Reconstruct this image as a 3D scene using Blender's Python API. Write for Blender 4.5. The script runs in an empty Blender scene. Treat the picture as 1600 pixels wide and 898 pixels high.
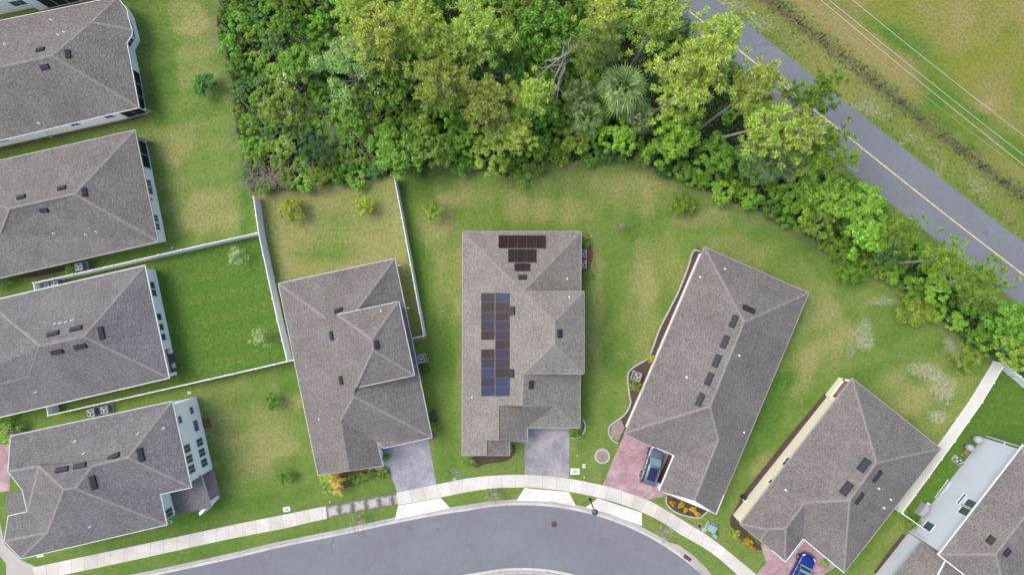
import bpy, bmesh, math, random
import numpy as np
from mathutils import Vector, Matrix, Quaternion
from mathutils.geometry import intersect_ray_tri, tessellate_polygon
R = math.radians
S = bpy.context.scene
COL = S.collection
H = 70.0; F = 980.0            # camera height in metres, focal length in photo pixels
# ---------------------------------------------------------------- camera
cd = bpy.data.cameras.new('camera'); cam = bpy.data.objects.new('camera', cd); COL.objects.link(cam)
cam.location = (0, 0, H); cd.sensor_width = 36; cd.lens = 36 * F / 1600; cd.clip_end = 5000
S.camera = cam
# ---------------------------------------------------------------- world and sun
SUN_EL, SUN_AZ = 60, 290
w = bpy.data.worlds.new('World'); S.world = w; w.use_nodes = True
nt = w.node_tree; bg = nt.nodes['Background']
sky = nt.nodes.new('ShaderNodeTexSky'); sky.sky_type = 'NISHITA'; sky.sun_disc = False
sky.sun_elevation = R(SUN_EL); sky.sun_rotation = R(SUN_AZ)
sky.dust_density = 4.0; sky.air_density = 1.0; sky.ozone_density = 0.7
nt.links.new(sky.outputs[0], bg.inputs[0]); bg.inputs[1].default_value = 0.15
sd = bpy.data.lights.new('sun', 'SUN'); sd.energy = 0.75; sd.angle = R(32); sd.color = (1, 0.95, 0.87)
sun = bpy.data.objects.new('sun', sd); COL.objects.link(sun)
sv = Vector((math.sin(R(SUN_AZ)) * math.cos(R(SUN_EL)), math.cos(R(SUN_AZ)) * math.cos(R(SUN_EL)), math.sin(R(SUN_EL))))
sun.rotation_euler = sv.to_track_quat('Z', 'Y').to_euler(); sun.location = sv * 200
S.view_settings.view_transform = 'Standard'; S.view_settings.look = 'None'
S.view_settings.exposure = 0.95; S.view_settings.gamma = 1; S.view_settings.use_curve_mapping = False

# ---------------------------------------------------------------- helpers
def P(px, py, z=0.0):
    k = (H - z) / F
    return Vector(((px - 800) * k, (449 - py) * k, z))
def mesh_obj(name, verts, faces, mat, parent=None, uvs=None, smooth=False):
    me = bpy.data.meshes.new(name)
    off = Vector((0, 0, 0)); q = parent
    while q is not None:
        if q.get('_w'): off = off + q.location
        q = q.parent
    me.from_pydata([tuple(Vector(v) - off) for v in verts], [], faces)
    if uvs is not None:
        ul = me.uv_layers.new(name='UVMap')
        for i, uv in enumerate(uvs): ul.data[i].uv = uv
    if smooth: me.polygons.foreach_set('use_smooth', [True] * len(me.polygons))
    if mat is not None: me.materials.append(mat)
    me.update()
    o = bpy.data.objects.new(name, me); COL.objects.link(o)
    if parent is not None: o.parent = parent
    return o
def tag(o, label=None, cat=None, group=None, kind=None):
    if label: o['label'] = label
    if cat: o['category'] = cat
    if group: o['group'] = group
    if kind: o['kind'] = kind
    return o
def thing(name, loc, label, cat, group=None, rz=0, world=False):
    o = bpy.data.objects.new(name, None); COL.objects.link(o); o.location = loc; o.rotation_euler = (0, 0, rz)
    o.empty_display_size = .3
    if world: o['_w'] = 1
    return tag(o, label, cat, group)
def copy_tree(o, parent=None):
    c = o.copy(); COL.objects.link(c)
    if parent is not None: c.parent = parent
    for ch in KIDS.get(o.name, []) or [x for x in o.children]:
        copy_tree(ch, c)
    return c
KIDS = {}
class MB:
    def __init__(s): s.v = []; s.f = []
    def add(s, vs, fs):
        b = len(s.v); s.v += [Vector(v) for v in vs]; s.f += [tuple(i + b for i in f) for f in fs]; return s
    def box(s, c, d, rz=0, M=None):
        x, y, z = d[0] / 2, d[1] / 2, d[2] / 2
        vs = [Vector((a, b, e)) for e in (-z, z) for a, b in ((-x, -y), (x, -y), (x, y), (-x, y))]
        m = M if M is not None else Matrix.Rotation(rz, 3, 'Z')
        vs = [m @ v + Vector(c) for v in vs]
        return s.add(vs, [(3, 2, 1, 0), (4, 5, 6, 7), (0, 1, 5, 4), (1, 2, 6, 5), (2, 3, 7, 6), (3, 0, 4, 7)])
    def bbox(s, c, d, bev=.03, rz=0):      # box with chamfered top edges
        x, y, z = d[0] / 2, d[1] / 2, d[2] / 2; m = Matrix.Rotation(rz, 3, 'Z'); c = Vector(c); vs = []
        for k, e in ((0, -z), (0, z - bev), (bev, z)):
            vs += [m @ Vector((a * (x - k), b * (y - k), e)) + c for a, b in ((-1, -1), (1, -1), (1, 1), (-1, 1))]
        fs = [(3, 2, 1, 0), (8, 9, 10, 11)]
        for r in (0, 4):
            for i in range(4): j = (i + 1) % 4; fs.append((r + i, r + j, r + 4 + j, r + 4 + i))
        return s.add(vs, fs)
    def tube(s, pts, rad, n=6, cap=True):
        pts = [Vector(p) for p in pts]; rad = rad if hasattr(rad, '__len__') else [rad] * len(pts)
        vs = []
        for i, p in enumerate(pts):
            d = (pts[min(i + 1, len(pts) - 1)] - pts[max(i - 1, 0)])
            if d.length < 1e-6: d = Vector((0, 0, 1))
            q = d.to_track_quat('Z', 'Y')
            for k in range(n):
                a = 2 * math.pi * k / n
                vs.append(p + q @ Vector((math.cos(a) * rad[i], math.sin(a) * rad[i], 0)))
        fs = [(i * n + k, i * n + (k + 1) % n, (i + 1) * n + (k + 1) % n, (i + 1) * n + k) for i in range(len(pts) - 1) for k in range(n)]
        if cap: fs += [tuple(reversed(range(n))), tuple((len(pts) - 1) * n + k for k in range(n))]
        return s.add(vs, fs)
    def lathe(s, c, prof, n=20):           # prof: (radius, z)
        c = Vector(c); vs = []
        for r, z in prof:
            vs += [c + Vector((math.cos(2 * math.pi * k / n) * r, math.sin(2 * math.pi * k / n) * r, z)) for k in range(n)]
        fs = [(i * n + k, i * n + (k + 1) % n, (i + 1) * n + (k + 1) % n, (i + 1) * n + k) for i in range(len(prof) - 1) for k in range(n)]
        fs += [tuple(reversed(range(n))), tuple((len(prof) - 1) * n + k for k in range(n))]
        return s.add(vs, fs)
    def build(s, name, mat, parent=None, smooth=False):
        return mesh_obj(name, s.v, s.f, mat, parent, smooth=smooth)

# ---------------------------------------------------------------- materials
def mat(name, col=(.5, .5, .5), rough=.8, spec=.3, metal=0):
    m = bpy.data.materials.new(name); m.use_nodes = True
    b = m.node_tree.nodes['Principled BSDF']
    b.inputs['Base Color'].default_value = (*col, 1); b.inputs['Roughness'].default_value = rough
    b.inputs['Specular IOR Level'].default_value = spec; b.inputs['Metallic'].default_value = metal
    return m
class NB:   # node builder
    def __init__(s, m): s.t = m.node_tree; s.n = s.t.nodes; s.b = s.n['Principled BSDF']
    def lk(s, a, b): s.t.links.new(a, b)
    def new(s, k, **kw):
        n = s.n.new(k)
        for a, v in kw.items(): setattr(n, a, v)
        return n
    def pos(s): return s.new('ShaderNodeNewGeometry').outputs['Position']
    def noise(s, vec, scale, detail=3, rough=.6):
        n = s.new('ShaderNodeTexNoise'); n.inputs['Scale'].default_value = scale; n.inputs['Detail'].default_value = detail
        n.inputs['Roughness'].default_value = rough
        if vec is not None: s.lk(vec, n.inputs['Vector'])
        return n.outputs[0]
    def ramp(s, fac, a, b, c0=0., c1=1.):
        n = s.new('ShaderNodeMapRange'); n.inputs[1].default_value = a; n.inputs[2].default_value = b
        n.inputs[3].default_value = c0; n.inputs[4].default_value = c1; s.lk(fac, n.inputs[0]); return n.outputs[0]
    def mix(s, f, a, b, mode='MIX'):
        n = s.new('ShaderNodeMix', data_type='RGBA', blend_type=mode)
        for k, v in ((0, f), (6, a), (7, b)):
            if isinstance(v, (int, float)): n.inputs[k].default_value = v
            elif isinstance(v, tuple): n.inputs[k].default_value = (*v, 1)
            else: s.lk(v, n.inputs[k])
        return n.outputs[2]
    def math(s, op, a, b=None):
        n = s.new('ShaderNodeMath', operation=op)
        for k, v in ((0, a), (1, b)):
            if v is None: continue
            if isinstance(v, (int, float)): n.inputs[k].default_value = v
            else: s.lk(v, n.inputs[k])
        return n.outputs[0]
    def bump(s, h, dist=.05, strength=.6):
        n = s.new('ShaderNodeBump'); n.inputs['Distance'].default_value = dist; n.inputs['Strength'].default_value = strength
        s.lk(h, n.inputs['Height']); s.lk(n.outputs[0], s.b.inputs['Normal'])
    def out(s, col): s.lk(col, s.b.inputs['Base Color'])
def dirt_mat(name, c, var=.25, scale=2.0, rough=.8, fine=25, fvar=.15, spec=.3):
    m = mat(name, c, rough, spec); n = NB(m); p = n.pos()
    a = n.noise(p, scale, 4); b = n.noise(p, fine, 2)
    lo = tuple(x * (1 - var) for x in c); hi = tuple(x * (1 + var * .6) for x in c)
    col = n.mix(n.ramp(a, .3, .7), lo, hi)
    f = n.ramp(b, .3, .7, 1 - fvar, 1 + fvar)
    col = n.mix(1.0, col, f, 'MULTIPLY'); n.out(col)
    return m
def shingle_mat(name, c1, c2):
    m = mat(name, c1, .95, .15); n = NB(m)
    uv = n.new('ShaderNodeUVMap').outputs[0]
    br = n.new('ShaderNodeTexBrick'); br.offset = .5; n.lk(uv, br.inputs['Vector'])
    br.inputs['Color1'].default_value = (.62, .62, .62, 1); br.inputs['Color2'].default_value = (1.3, 1.3, 1.3, 1)
    br.inputs['Mortar'].default_value = (.45, .45, .45, 1); br.inputs['Scale'].default_value = 1
    br.inputs['Mortar Size'].default_value = .012; br.inputs['Brick Width'].default_value = .34; br.inputs['Row Height'].default_value = .145
    mp = n.new('ShaderNodeMapping'); n.lk(uv, mp.inputs[0]); mp.inputs['Scale'].default_value = (4.5, 7.5, 1)
    a = n.noise(mp.outputs[0], 1, 2, .7); big = n.noise(n.pos(), .35, 4)
    sp = n.noise(n.pos(), 22, 2, .8)
    col = n.mix(n.ramp(a, .35, .65), c1, c2)
    col = n.mix(.42, col, br.outputs[0], 'MULTIPLY')
    col = n.mix(1, col, n.ramp(sp, .3, .7, .78, 1.27), 'MULTIPLY')
    col = n.mix(1, col, n.ramp(big, .3, .7, .87, 1.13), 'MULTIPLY')
    st = n.new('ShaderNodeMapping'); n.lk(uv, st.inputs[0]); st.inputs['Scale'].default_value = (2.2, .12, 1)
    stn = n.noise(st.outputs[0], 1, 4, .6)
    col = n.mix(1, col, n.ramp(stn, .3, .75, .93, 1.08), 'MULTIPLY')
    n.out(col); n.bump(br.outputs[1], .01, .5)
    return m
M = {}
M['shingle_warm'] = shingle_mat('weathered taupe shingle', (.108, .101, .094), (.200, .187, .174))
M['shingle_tan'] = shingle_mat('pale tan shingle', (.138, .13, .115), (.25, .236, .211))
M['shingle_grey'] = shingle_mat('cool grey shingle', (.104, .100, .100), (.192, .185, .186))
M['cap_warm'] = dirt_mat('ridge cap shingle', (.215, .20, .19), .25, 3, .95, 20, .3)
M['cap_tan'] = dirt_mat('tan ridge cap', (.215, .20, .18), .2, 3, .95, 20, .25)
M['white'] = dirt_mat('white stucco', (.90, .89, .90), .05, .8, .7, 40, .03)
M['whitetrim'] = dirt_mat('white painted aluminium', (.56, .61, .60), .08, .5, .45, 30, .04)
M['dulltrim'] = dirt_mat('dull grey fascia', (.36, .35, .33), .1, 1, .6, 30, .05)
M['vinyl'] = dirt_mat('white vinyl', (.78, .78, .81), .05, .6, .4, 30, .03)
M['cream'] = dirt_mat('cream stucco', (.76, .71, .56), .04, .7, .8, 40, .04)
M['bluegrey'] = dirt_mat('pale blue grey stucco', (.50, .54, .59), .05, .5, .75, 40, .03)
M['black'] = dirt_mat('black metal', (.018, .02, .026), .3, 3, .55, 30, .3)
M['vent'] = dirt_mat('black roof vent plastic', (.022, .026, .034), .3, 4, .6, 30, .3)
M['lead'] = mat('pale pipe flashing', (.75, .78, .8), .4)
M['glass'] = mat('window glass', (.055, .085, .085), .08, .8)
M['screen'] = dirt_mat('dark insect screen', (.018, .02, .028), .3, 3, .5, 20, .3)
M['steel'] = dirt_mat('galvanised steel', (.42, .45, .48), .15, 4, .4, 20, .1)
M['acgrey'] = dirt_mat('grey enamel casing', (.30, .32, .34), .2, 4, .5, 20, .1)
M['dark'] = mat('dark cavity', (.012, .014, .018), .7)
M['mulch'] = dirt_mat('bark mulch', (.075, .05, .042), .5, 5, .95, 18, .6)
M['mulchred'] = dirt_mat('red mulch', (.14, .07, .055), .5, 5, .95, 18, .5)
M['rock'] = dirt_mat('river rock bed', (.26, .2, .18), .4, 8, .9, 14, .6)
M['edging'] = dirt_mat('grey concrete edging', (.36, .36, .34), .2, 2, .9, 20, .2)
M['bark'] = dirt_mat('grey brown bark', (.34, .29, .26), .4, 3, .95, 15, .4)
M['palebark'] = dirt_mat('pale weathered wood', (.34, .31, .28), .3, 3, .9, 15, .3)
M['wire'] = mat('aluminium cable', (.42, .42, .39), .4)
M['wiredark'] = mat('weathered cable', (.30, .27, .2), .6)
M['post'] = mat('dark treated post', (.05, .045, .04), .9)
M['teal'] = mat('dark teal lamp dome', (.035, .07, .10), .35, .5)
M['boxgreen'] = dirt_mat('utility green paint', (.2, .34, .33), .12, 3, .5, 20, .08)
M['rubber'] = mat('black tyre rubber', (.02, .02, .02), .85)
M['rim'] = mat('alloy rim', (.5, .5, .52), .3, .5, .8)
M['brown'] = dirt_mat('brown garage door', (.075, .06, .055), .2, 3, .7, 20, .15)
M['rust'] = dirt_mat('rusty iron', (.085, .05, .042), .35, 5, .8, 25, .3)
M['blockclay'] = dirt_mat('brown clay', (.3, .17, .1), .3, 5, .9, 20, .2)

def concrete(name, c, joint=0, stain=.25, length=1.5):
    m = mat(name, c, .85, .25); n = NB(m); p = n.pos()
    a = n.noise(p, .35, 5, .65); b = n.noise(p, 9, 3); d = n.noise(p, 1.6, 4, .7)
    col = n.mix(n.ramp(a, .42, .72), c, tuple(x * k for x, k in zip(c, (.80, .76, .68))))
    col = n.mix(n.math('MULTIPLY', n.ramp(d, .55, .78), stain * 1.6), col, (.2, .18, .15))
    col = n.mix(1, col, n.ramp(b, .3, .7, .93, 1.06), 'MULTIPLY')
    if joint:
        uv = n.new('ShaderNodeUVMap').outputs[0]; sx = n.new('ShaderNodeSeparateXYZ'); n.lk(uv, sx.inputs[0])
        fr = n.math('FRACT', n.math('DIVIDE', sx.outputs[0], length)); l = n.math('LESS_THAN', fr, .035)
        fl = n.math('FLOOR', n.math('DIVIDE', sx.outputs[0], length))
        wn = n.new('ShaderNodeTexWhiteNoise', noise_dimensions='1D'); n.lk(fl, wn.inputs['W'])
        col = n.mix(1, col, n.ramp(wn.outputs[0], 0, 1, .90, 1.04), 'MULTIPLY')
        col = n.mix(n.math('MULTIPLY', l, .4), col, (.13, .12, .11))
    n.out(col); return m
M['walk'] = concrete('sidewalk concrete', (.53, .515, .48), 1)
M['apron'] = concrete('pale apron concrete', (.60, .59, .565), 0, .12)
M['walkdark'] = concrete('mildewed concrete', (.42, .41, .39), 1, .5)
def mildew(m):
    n = NB(m); l = n.b.inputs['Base Color'].links[0]; col = l.from_socket
    uv = n.new('ShaderNodeUVMap').outputs[0]; sx = n.new('ShaderNodeSeparateXYZ'); n.lk(uv, sx.inputs[0])
    du = n.math('ABSOLUTE', n.math('SUBTRACT', n.math('FRACT', n.math('DIVIDE', sx.outputs[0], 1.5)), .5)); dv = n.math('ABSOLUTE', n.math('SUBTRACT', sx.outputs[1], .5))
    d = n.math('ADD', n.math('MAXIMUM', du, dv), n.math('MULTIPLY', n.math('SUBTRACT', n.noise(n.pos(), 2.2, 5, .75), .5), .7))
    n.out(n.mix(1, col, n.ramp(d, .2, .44, 1.0, .32), 'MULTIPLY'))
mildew(M['walkdark'])
M['kerb'] = concrete('kerb concrete', (.36, .35, .33), 0, .5, 3.0)
M['pan'] = concrete('gutter pan concrete', (.48, .47, .44), 1, .2, 3.0)
def asphalt(name, c):
    m = mat(name, c, .9, .25); n = NB(m); p = n.pos()
    a = n.noise(p, .12, 5, .6); b = n.noise(p, 14, 3, .8); d = n.noise(p, 1.1, 5, .7)
    col = n.mix(n.ramp(a, .35, .68), c, tuple(x * 1.16 for x in c))
    col = n.mix(1, col, n.ramp(b, .3, .7, .86, 1.14), 'MULTIPLY')
    col = n.mix(1, col, n.ramp(d, .35, .7, .95, 1.05), 'MULTIPLY')
    wv = n.new('ShaderNodeTexVoronoi', feature='DISTANCE_TO_EDGE'); wv.inputs['Scale'].default_value = .16
    nn_ = n.new('ShaderNodeTexNoise'); nn_.inputs['Scale'].default_value = .9; nn_.inputs['Detail'].default_value = 5; n.lk(p, nn_.inputs['Vector'])
    ad = n.new('ShaderNodeVectorMath', operation='ADD'); n.lk(p, ad.inputs[0]); sc_ = n.new('ShaderNodeVectorMath', operation='SCALE'); n.lk(nn_.outputs['Color'], sc_.inputs[0]); sc_.inputs['Scale'].default_value = 2.2; n.lk(sc_.outputs[0], ad.inputs[1]); n.lk(ad.outputs[0], wv.inputs['Vector'])
    crk = n.math('MULTIPLY', n.math('LESS_THAN', wv.outputs['Distance'], .006), n.ramp(a, .5, .6)); col = n.mix(n.math('MULTIPLY', crk, .45), col, (.05, .05, .055))
    oil = n.new('ShaderNodeTexVoronoi'); oil.inputs['Scale'].default_value = .33; n.lk(ad.outputs[0], oil.inputs['Vector']); col = n.mix(n.math('MULTIPLY', n.ramp(oil.outputs['Distance'], .16, .03), .35), col, (.07, .07, .075))
    v = n.new('ShaderNodeTexVoronoi'); v.inputs['Scale'].default_value = .55; n.lk(p, v.inputs['Vector'])
    sp = n.math('LESS_THAN', v.outputs['Distance'], .045)
    col = n.mix(n.math('MULTIPLY', sp, .35), col, (.4, .4, .38))
    n.out(col); return m
M['asphalt'] = asphalt('worn grey asphalt', (.142, .15, .166))
M['asphalt_hw'] = asphalt('blue grey road asphalt', (.132, .146, .163))
M['yellow'] = dirt_mat('worn yellow paint', (.52, .43, .24), .3, 2, .8, 10, .3)
def paver(name, c1, c2, c3):
    m = mat(name, c1, .85, .25); n = NB(m); p = n.pos()
    br = n.new('ShaderNodeTexBrick'); n.lk(p, br.inputs['Vector']); br.inputs['Scale'].default_value = 1
    br.inputs['Brick Width'].default_value = .23; br.inputs['Row Height'].default_value = .12; br.inputs['Mortar Size'].default_value = .008
    br.inputs['Color1'].default_value = (*c1, 1); br.inputs['Color2'].default_value = (*c2, 1); br.inputs['Mortar'].default_value = tuple(x * .5 for x in c1) + (1,)
    a = n.noise(p, .5, 5, .7); b = n.noise(p, 5, 3)
    col = n.mix(n.ramp(a, .42, .68), br.outputs[0], c3); col = n.mix(1, col, n.ramp(b, .3, .7, .88, 1.12), 'MULTIPLY')
    n.out(col); n.bump(br.outputs[1], .01, .4); return m
M['paver_blue'] = paver('lavender grey pavers', (.26, .255, .30), (.21, .205, .245), (.34, .32, .34))
M['paver_grey'] = paver('slate grey pavers', (.225, .23, .26), (.18, .185, .215), (.35, .32, .31))
M['paver_pink'] = paver('rose brick pavers', (.33, .21, .215), (.26, .17, .18), (.42, .32, .34))
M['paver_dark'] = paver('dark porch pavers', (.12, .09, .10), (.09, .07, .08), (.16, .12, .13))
def leaf_mat(name, c, c2, trans=.15, rough=.5, hue=.015):
    m = mat(name, c, rough, .25); n = NB(m)
    g = n.new('ShaderNodeNewGeometry'); oi = n.new('ShaderNodeObjectInfo')
    col = n.mix(g.outputs['Random Per Island'], tuple(x * .8 for x in c), tuple(x * 1.12 for x in c2))
    nz = n.noise(g.outputs['Position'], 1.3, 2)
    col = n.mix(1, col, n.ramp(nz, .3, .7, .78, 1.22), 'MULTIPLY')
    hs = n.new('ShaderNodeHueSaturation'); n.lk(col, hs.inputs['Color'])
    n.lk(n.ramp(oi.outputs['Random'], 0, 1, .5 - hue, .5 + hue * .8), hs.inputs['Hue'])
    wn = n.new('ShaderNodeTexWhiteNoise', noise_dimensions='1D'); n.lk(oi.outputs['Random'], wn.inputs['W'])
    n.lk(n.ramp(wn.outputs[0], 0, 1, .62, 1.28), hs.inputs['Value'])
    n.out(hs.outputs[0])
    tr = n.new('ShaderNodeBsdfTranslucent'); n.lk(hs.outputs[0], tr.inputs[0])
    mx = n.new('ShaderNodeMixShader'); mx.inputs[0].default_value = trans
    o = n.n['Material Output']; n.lk(n.b.outputs[0], mx.inputs[1]); n.lk(tr.outputs[0], mx.inputs[2]); n.lk(mx.outputs[0], o.inputs[0])
    return m
M['leaf'] = leaf_mat('bright broad leaves', (.075, .21, .02), (.21, .42, .04))
M['leafdark'] = leaf_mat('deep green leaves', (.03, .11, .024), (.11, .26, .05))
M['leafolive'] = leaf_mat('olive green leaves', (.10, .20, .022), (.25, .38, .045))
M['leafgrey'] = leaf_mat('grey green fine leaves', (.11, .21, .055), (.23, .36, .10))
M['needle'] = leaf_mat('yellow green pine needles', (.22, .35, .05), (.54, .66, .13))
M['needledark'] = leaf_mat('dark green pine needles', (.08, .20, .018), (.24, .38, .04))
M['palm'] = leaf_mat('grey green palm fans', (.15, .26, .08), (.35, .48, .17), .15)
M['yellowleaf'] = leaf_mat('golden leaves', (.5, .34, .02), (.75, .55, .04), .2, .6, .01)
M['limeleaf'] = leaf_mat('yellow green shrub leaves', (.22, .31, .02), (.46, .50, .05), .2)
M['orangeleaf'] = leaf_mat('orange tinted leaves', (.36, .18, .06), (.48, .38, .06), .2)
M['whiteflower'] = mat('white blossoms', (.7, .72, .55), .7)
M['paleleaf'] = leaf_mat('pale new leaves', (.22, .34, .12), (.36, .46, .2), .3)
M['twig'] = dirt_mat('bare grey twigs', (.25, .22, .17), .3, 3, .9, 15, .3)

# ---------------------------------------------------------------- ground
def inpoly(X, Y, poly):
    r = np.zeros(X.shape, bool); n = len(poly)
    for i in range(n):
        x1, y1 = poly[i]; x2, y2 = poly[(i + 1) % n]
        c = ((y1 > Y) != (y2 > Y)) & (X < (x2 - x1) * (Y - y1) / (y2 - y1 + 1e-9) + x1); r ^= c
    return r
def segdist(X, Y, pts):
    d = np.full(X.shape, 1e9)
    for (x1, y1), (x2, y2) in zip(pts, pts[1:]):
        L = (x2 - x1) ** 2 + (y2 - y1) ** 2; t = np.clip(((X - x1) * (x2 - x1) + (Y - y1) * (y2 - y1)) / L, 0, 1)
        d = np.minimum(d, np.hypot(X - x1 - t * (x2 - x1), Y - y1 - t * (y2 - y1)))
    return d
def smooth_line(pts, n=6):
    out = []
    for i in range(len(pts) - 1):
        p0 = Vector(pts[max(i - 1, 0)]); p1 = Vector(pts[i]); p2 = Vector(pts[i + 1]); p3 = Vector(pts[min(i + 2, len(pts) - 1)])
        for k in range(n):
            t = k / n
            out.append(.5 * ((2 * p1) + (p2 - p0) * t + (2 * p0 - 5 * p1 + 4 * p2 - p3) * t * t + (3 * p1 - p0 - 3 * p2 + p3) * t ** 3))
    out.append(Vector(pts[-1])); return [tuple(p) for p in out]
CX, CY = 815, 1209                                     # centre of the bend
ROAD_N = [(-400, 1034), (-60, 963), (120, 925), (252, 897), (360, 873.5), (433, 856), (526, 837), (619, 817), (682, 805)]
ROAD_N += [(CX + 420 * math.sin(R(a)), CY - 420 * math.cos(R(a))) for a in range(-12, 78, 6)]
RN = smooth_line(ROAD_N, 5)
def offs(pts, d, closed=False):        # world 2D offset to the left of travel
    n = len(pts); out = []
    for i in range(n):
        a = pts[(i - 1) % n] if (closed or i > 0) else None; b = pts[i]; c = pts[(i + 1) % n] if (closed or i < n - 1) else None
        ns = []
        for u, v in ((a, b), (b, c)):
            if u is None or v is None: continue
            t = Vector((v[0] - u[0], v[1] - u[1]))
            if t.length < 1e-6: continue
            t.normalize(); ns.append(Vector((-t.y, t.x)))
        m = sum(ns, Vector((0, 0))); m.normalize(); k = max(m.dot(ns[0]), .4)
        out.append((b[0] + m.x * d / k, b[1] + m.y * d / k))
    return out
def w2(pts, z=0): return [tuple(P(x, y, z).xy) for x, y in pts]
RNw = w2(RN)                                           # travelling east: left = north
RSw = offs(RNw, -7.0)
HWc = smooth_line([(560, -390), (900, -120), (1073, 15), (1174, 93.6), (1214, 126), (1328, 216), (1355, 238), (1477, 335), (1600, 430), (1800, 586), (2400, 1050)], 4)
HWw = w2(HWc)
FENCE_PX = [(1180, -13), (1215.7, 13), (1247.5, 37), (1281, 61), (1311, 87), (1344, 110), (1372, 136), (1403, 162), (1434, 188), (1466, 213), (1497.5, 237.5), (1529, 261), (1561, 285), (1593, 310), (1625, 335), (1657, 360)]
WOODS = [(342, -60), (346, 60), (362, 150), (372, 205), (392, 300), (470, 292), (545, 285), (620, 272), (680, 258), (760, 262), (800, 275), (860, 252), (950, 246), (1010, 252),
         (1070, 285), (1150, 318), (1240, 352), (1320, 402), (1400, 440), (1450, 480), (1510, 540), (1590, 578), (1700, 640), (1750, 640), (1580, 500), (1480, 420), (1400, 345), (1310, 270), (1230, 200), (1160, 110), (1080, 50), (1020, -60)]
def build_ground():
    st = .27
    xs = np.arange(-62, 62.01, st); ys = np.arange(-36, 36.01, st)
    def ext(a):
        e = []; d = .6; x = a[-1]
        while x < 2500: x += d; d *= 1.35; e.append(x)
        e = np.array(e); return np.concatenate([-e[::-1], a, e]) if abs(a[0] + a[-1]) < .3 else a
    xs = ext(xs - (xs[0] + xs[-1]) / 2); ys = ext(ys - (ys[0] + ys[-1]) / 2)
    X, Y = np.meshgrid(xs, ys); nx, ny = len(xs), len(ys)
    PX = 800 + X * 14; PY = 449 - Y * 14
    rng = np.random.default_rng(3)
    def fbm(sc):
        out = np.zeros(X.shape); amp = 1
        for o in range(4):
            g = rng.random((64, 64)); u = (X / sc * 2 ** o) % 64; v = (Y / sc * 2 ** o) % 64
            i = np.floor(u).astype(int) % 64; j = np.floor(v).astype(int) % 64; fu = u - np.floor(u); fv = v - np.floor(v)
            fu = fu * fu * (3 - 2 * fu); fv = fv * fv * (3 - 2 * fv)
            a = g[j, i] * (1 - fu) + g[j, (i + 1) % 64] * fu; b = g[(j + 1) % 64, i] * (1 - fu) + g[(j + 1) % 64, (i + 1) % 64] * fu
            out += amp * ((a * (1 - fv) + b * fv) - .5); amp *= .55
        return out
    n1, n2, n3 = fbm(7), fbm(2.5), fbm(12)
    def blob(x, y, rx, ry, a=0, soft=.5):
        c, s = math.cos(R(a)), math.sin(R(a)); u = ((PX - x) * c + (PY - y) * s) / rx; v = (-(PX - x) * s + (PY - y) * c) / ry
        return np.clip((1.25 - (u * u + v * v) + n2 * 1.1 + n1 * .5) / (2 * soft), 0, 1)
    def soft(poly, d=8):
        m = inpoly(PX + n2 * 10, PY + n1 * 10, poly).astype(float); return m
    Z = np.zeros(X.shape)
    lush = np.clip(.28 + n1 * .9, 0, 1) * .7; dry = np.clip(.20 + n3 * .9 + n2 * .6, 0, 1) * .5; mow = np.where(PX > 1040, np.sin((PX * .39 + PY * -.0 + PY * .92) / 7), np.sin(PX / 6.5)); mow[PX < 620] = np.sin((PX * .2 + PY * .98) / 6)[PX < 620]; lush += mow * .09; dry = np.clip(dry - mow * .08, 0, 1); lush = np.clip(lush, 0, 1); sand = np.zeros(X.shape)
    field = np.zeros(X.shape); litter = np.zeros(X.shape); dirt = np.zeros(X.shape)
    yard3 = inpoly(PX, PY, [(236, 410), (404, 364), (460, 562), (280, 600)])
    lush[yard3] = np.clip(1.0 + n2 * .5, 0, 1)[yard3]; dry[yard3] = 0.08
    stripe = (np.sin((PX * .22 + PY * .98) / 5.5) > 0)
    dry[yard3] = np.where(stripe, .16, .02)[yard3] + np.clip(n1, 0, 1)[yard3] * .5
    yard9 = inpoly(PX, PY, [(1570, 575), (1640, 620), (1640, 720), (1545, 690), (1450, 830), (1415, 800)])
    lush[yard9] = .85; dry[yard9] = .05
    yard4 = inpoly(PX, PY, [(400, 306), (617, 274), (668, 530), (640, 535), (420, 455)])
    lush[yard4] *= .35; dry[yard4] = np.clip(.78 + n1 * .8 + n2 * .3, 0, 1)[yard4]
    def add(a, m, k): np.copyto(a, np.clip(a + m * k, 0, 1))
    for b in [(310, 90, 40, 60), (268, 225, 40, 35), (335, 330, 45, 40), (290, 30, 30, 30), (700, 430, 22, 120), (675, 350, 30, 30), (990, 300, 60, 30), (1040, 420, 60, 50), (1000, 500, 35, 90),
              (345, 640, 60, 50), (430, 660, 45, 55), (380, 710, 60, 40), (1290, 520, 60, 70), (740, 300, 60, 25), (860, 330, 90, 20), (1240, 590, 40, 50), (930, 480, 16, 100), (1190, 740, 22, 40), (655, 700, 25, 40),
              (1400, 620, 60, 40), (1150, 400, 60, 30), (1100, 340, 50, 20)]:
        add(dry, blob(*b), .45)
    for b in [(255, 130, 22, 90), (385, 250, 14, 120), (648, 420, 14, 110), (640, 300, 22, 20), (965, 560, 25, 40), (955, 650, 25, 45), (1345, 640, 60, 20, 38), (1120, 700, 30, 90, 25), (1300, 420, 60, 22, 40),
              (450, 560, 20, 60), (390, 790, 120, 12, -12), (700, 700, 20, 50), (920, 640, 25, 80), (1300, 350, 70, 20, 35), (1200, 640, 25, 100, 25), (905, 390, 22, 30), (425, 400, 12, 90), (520, 395, 60, 22), (690, 560, 20, 120), (1360, 840, 14, 60, 40)]:
        add(lush, blob(*b), .38); add(dry, blob(*b), -.4)  # lusher grass; blobs beside houses and fences also paint their shade into the colour
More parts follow.
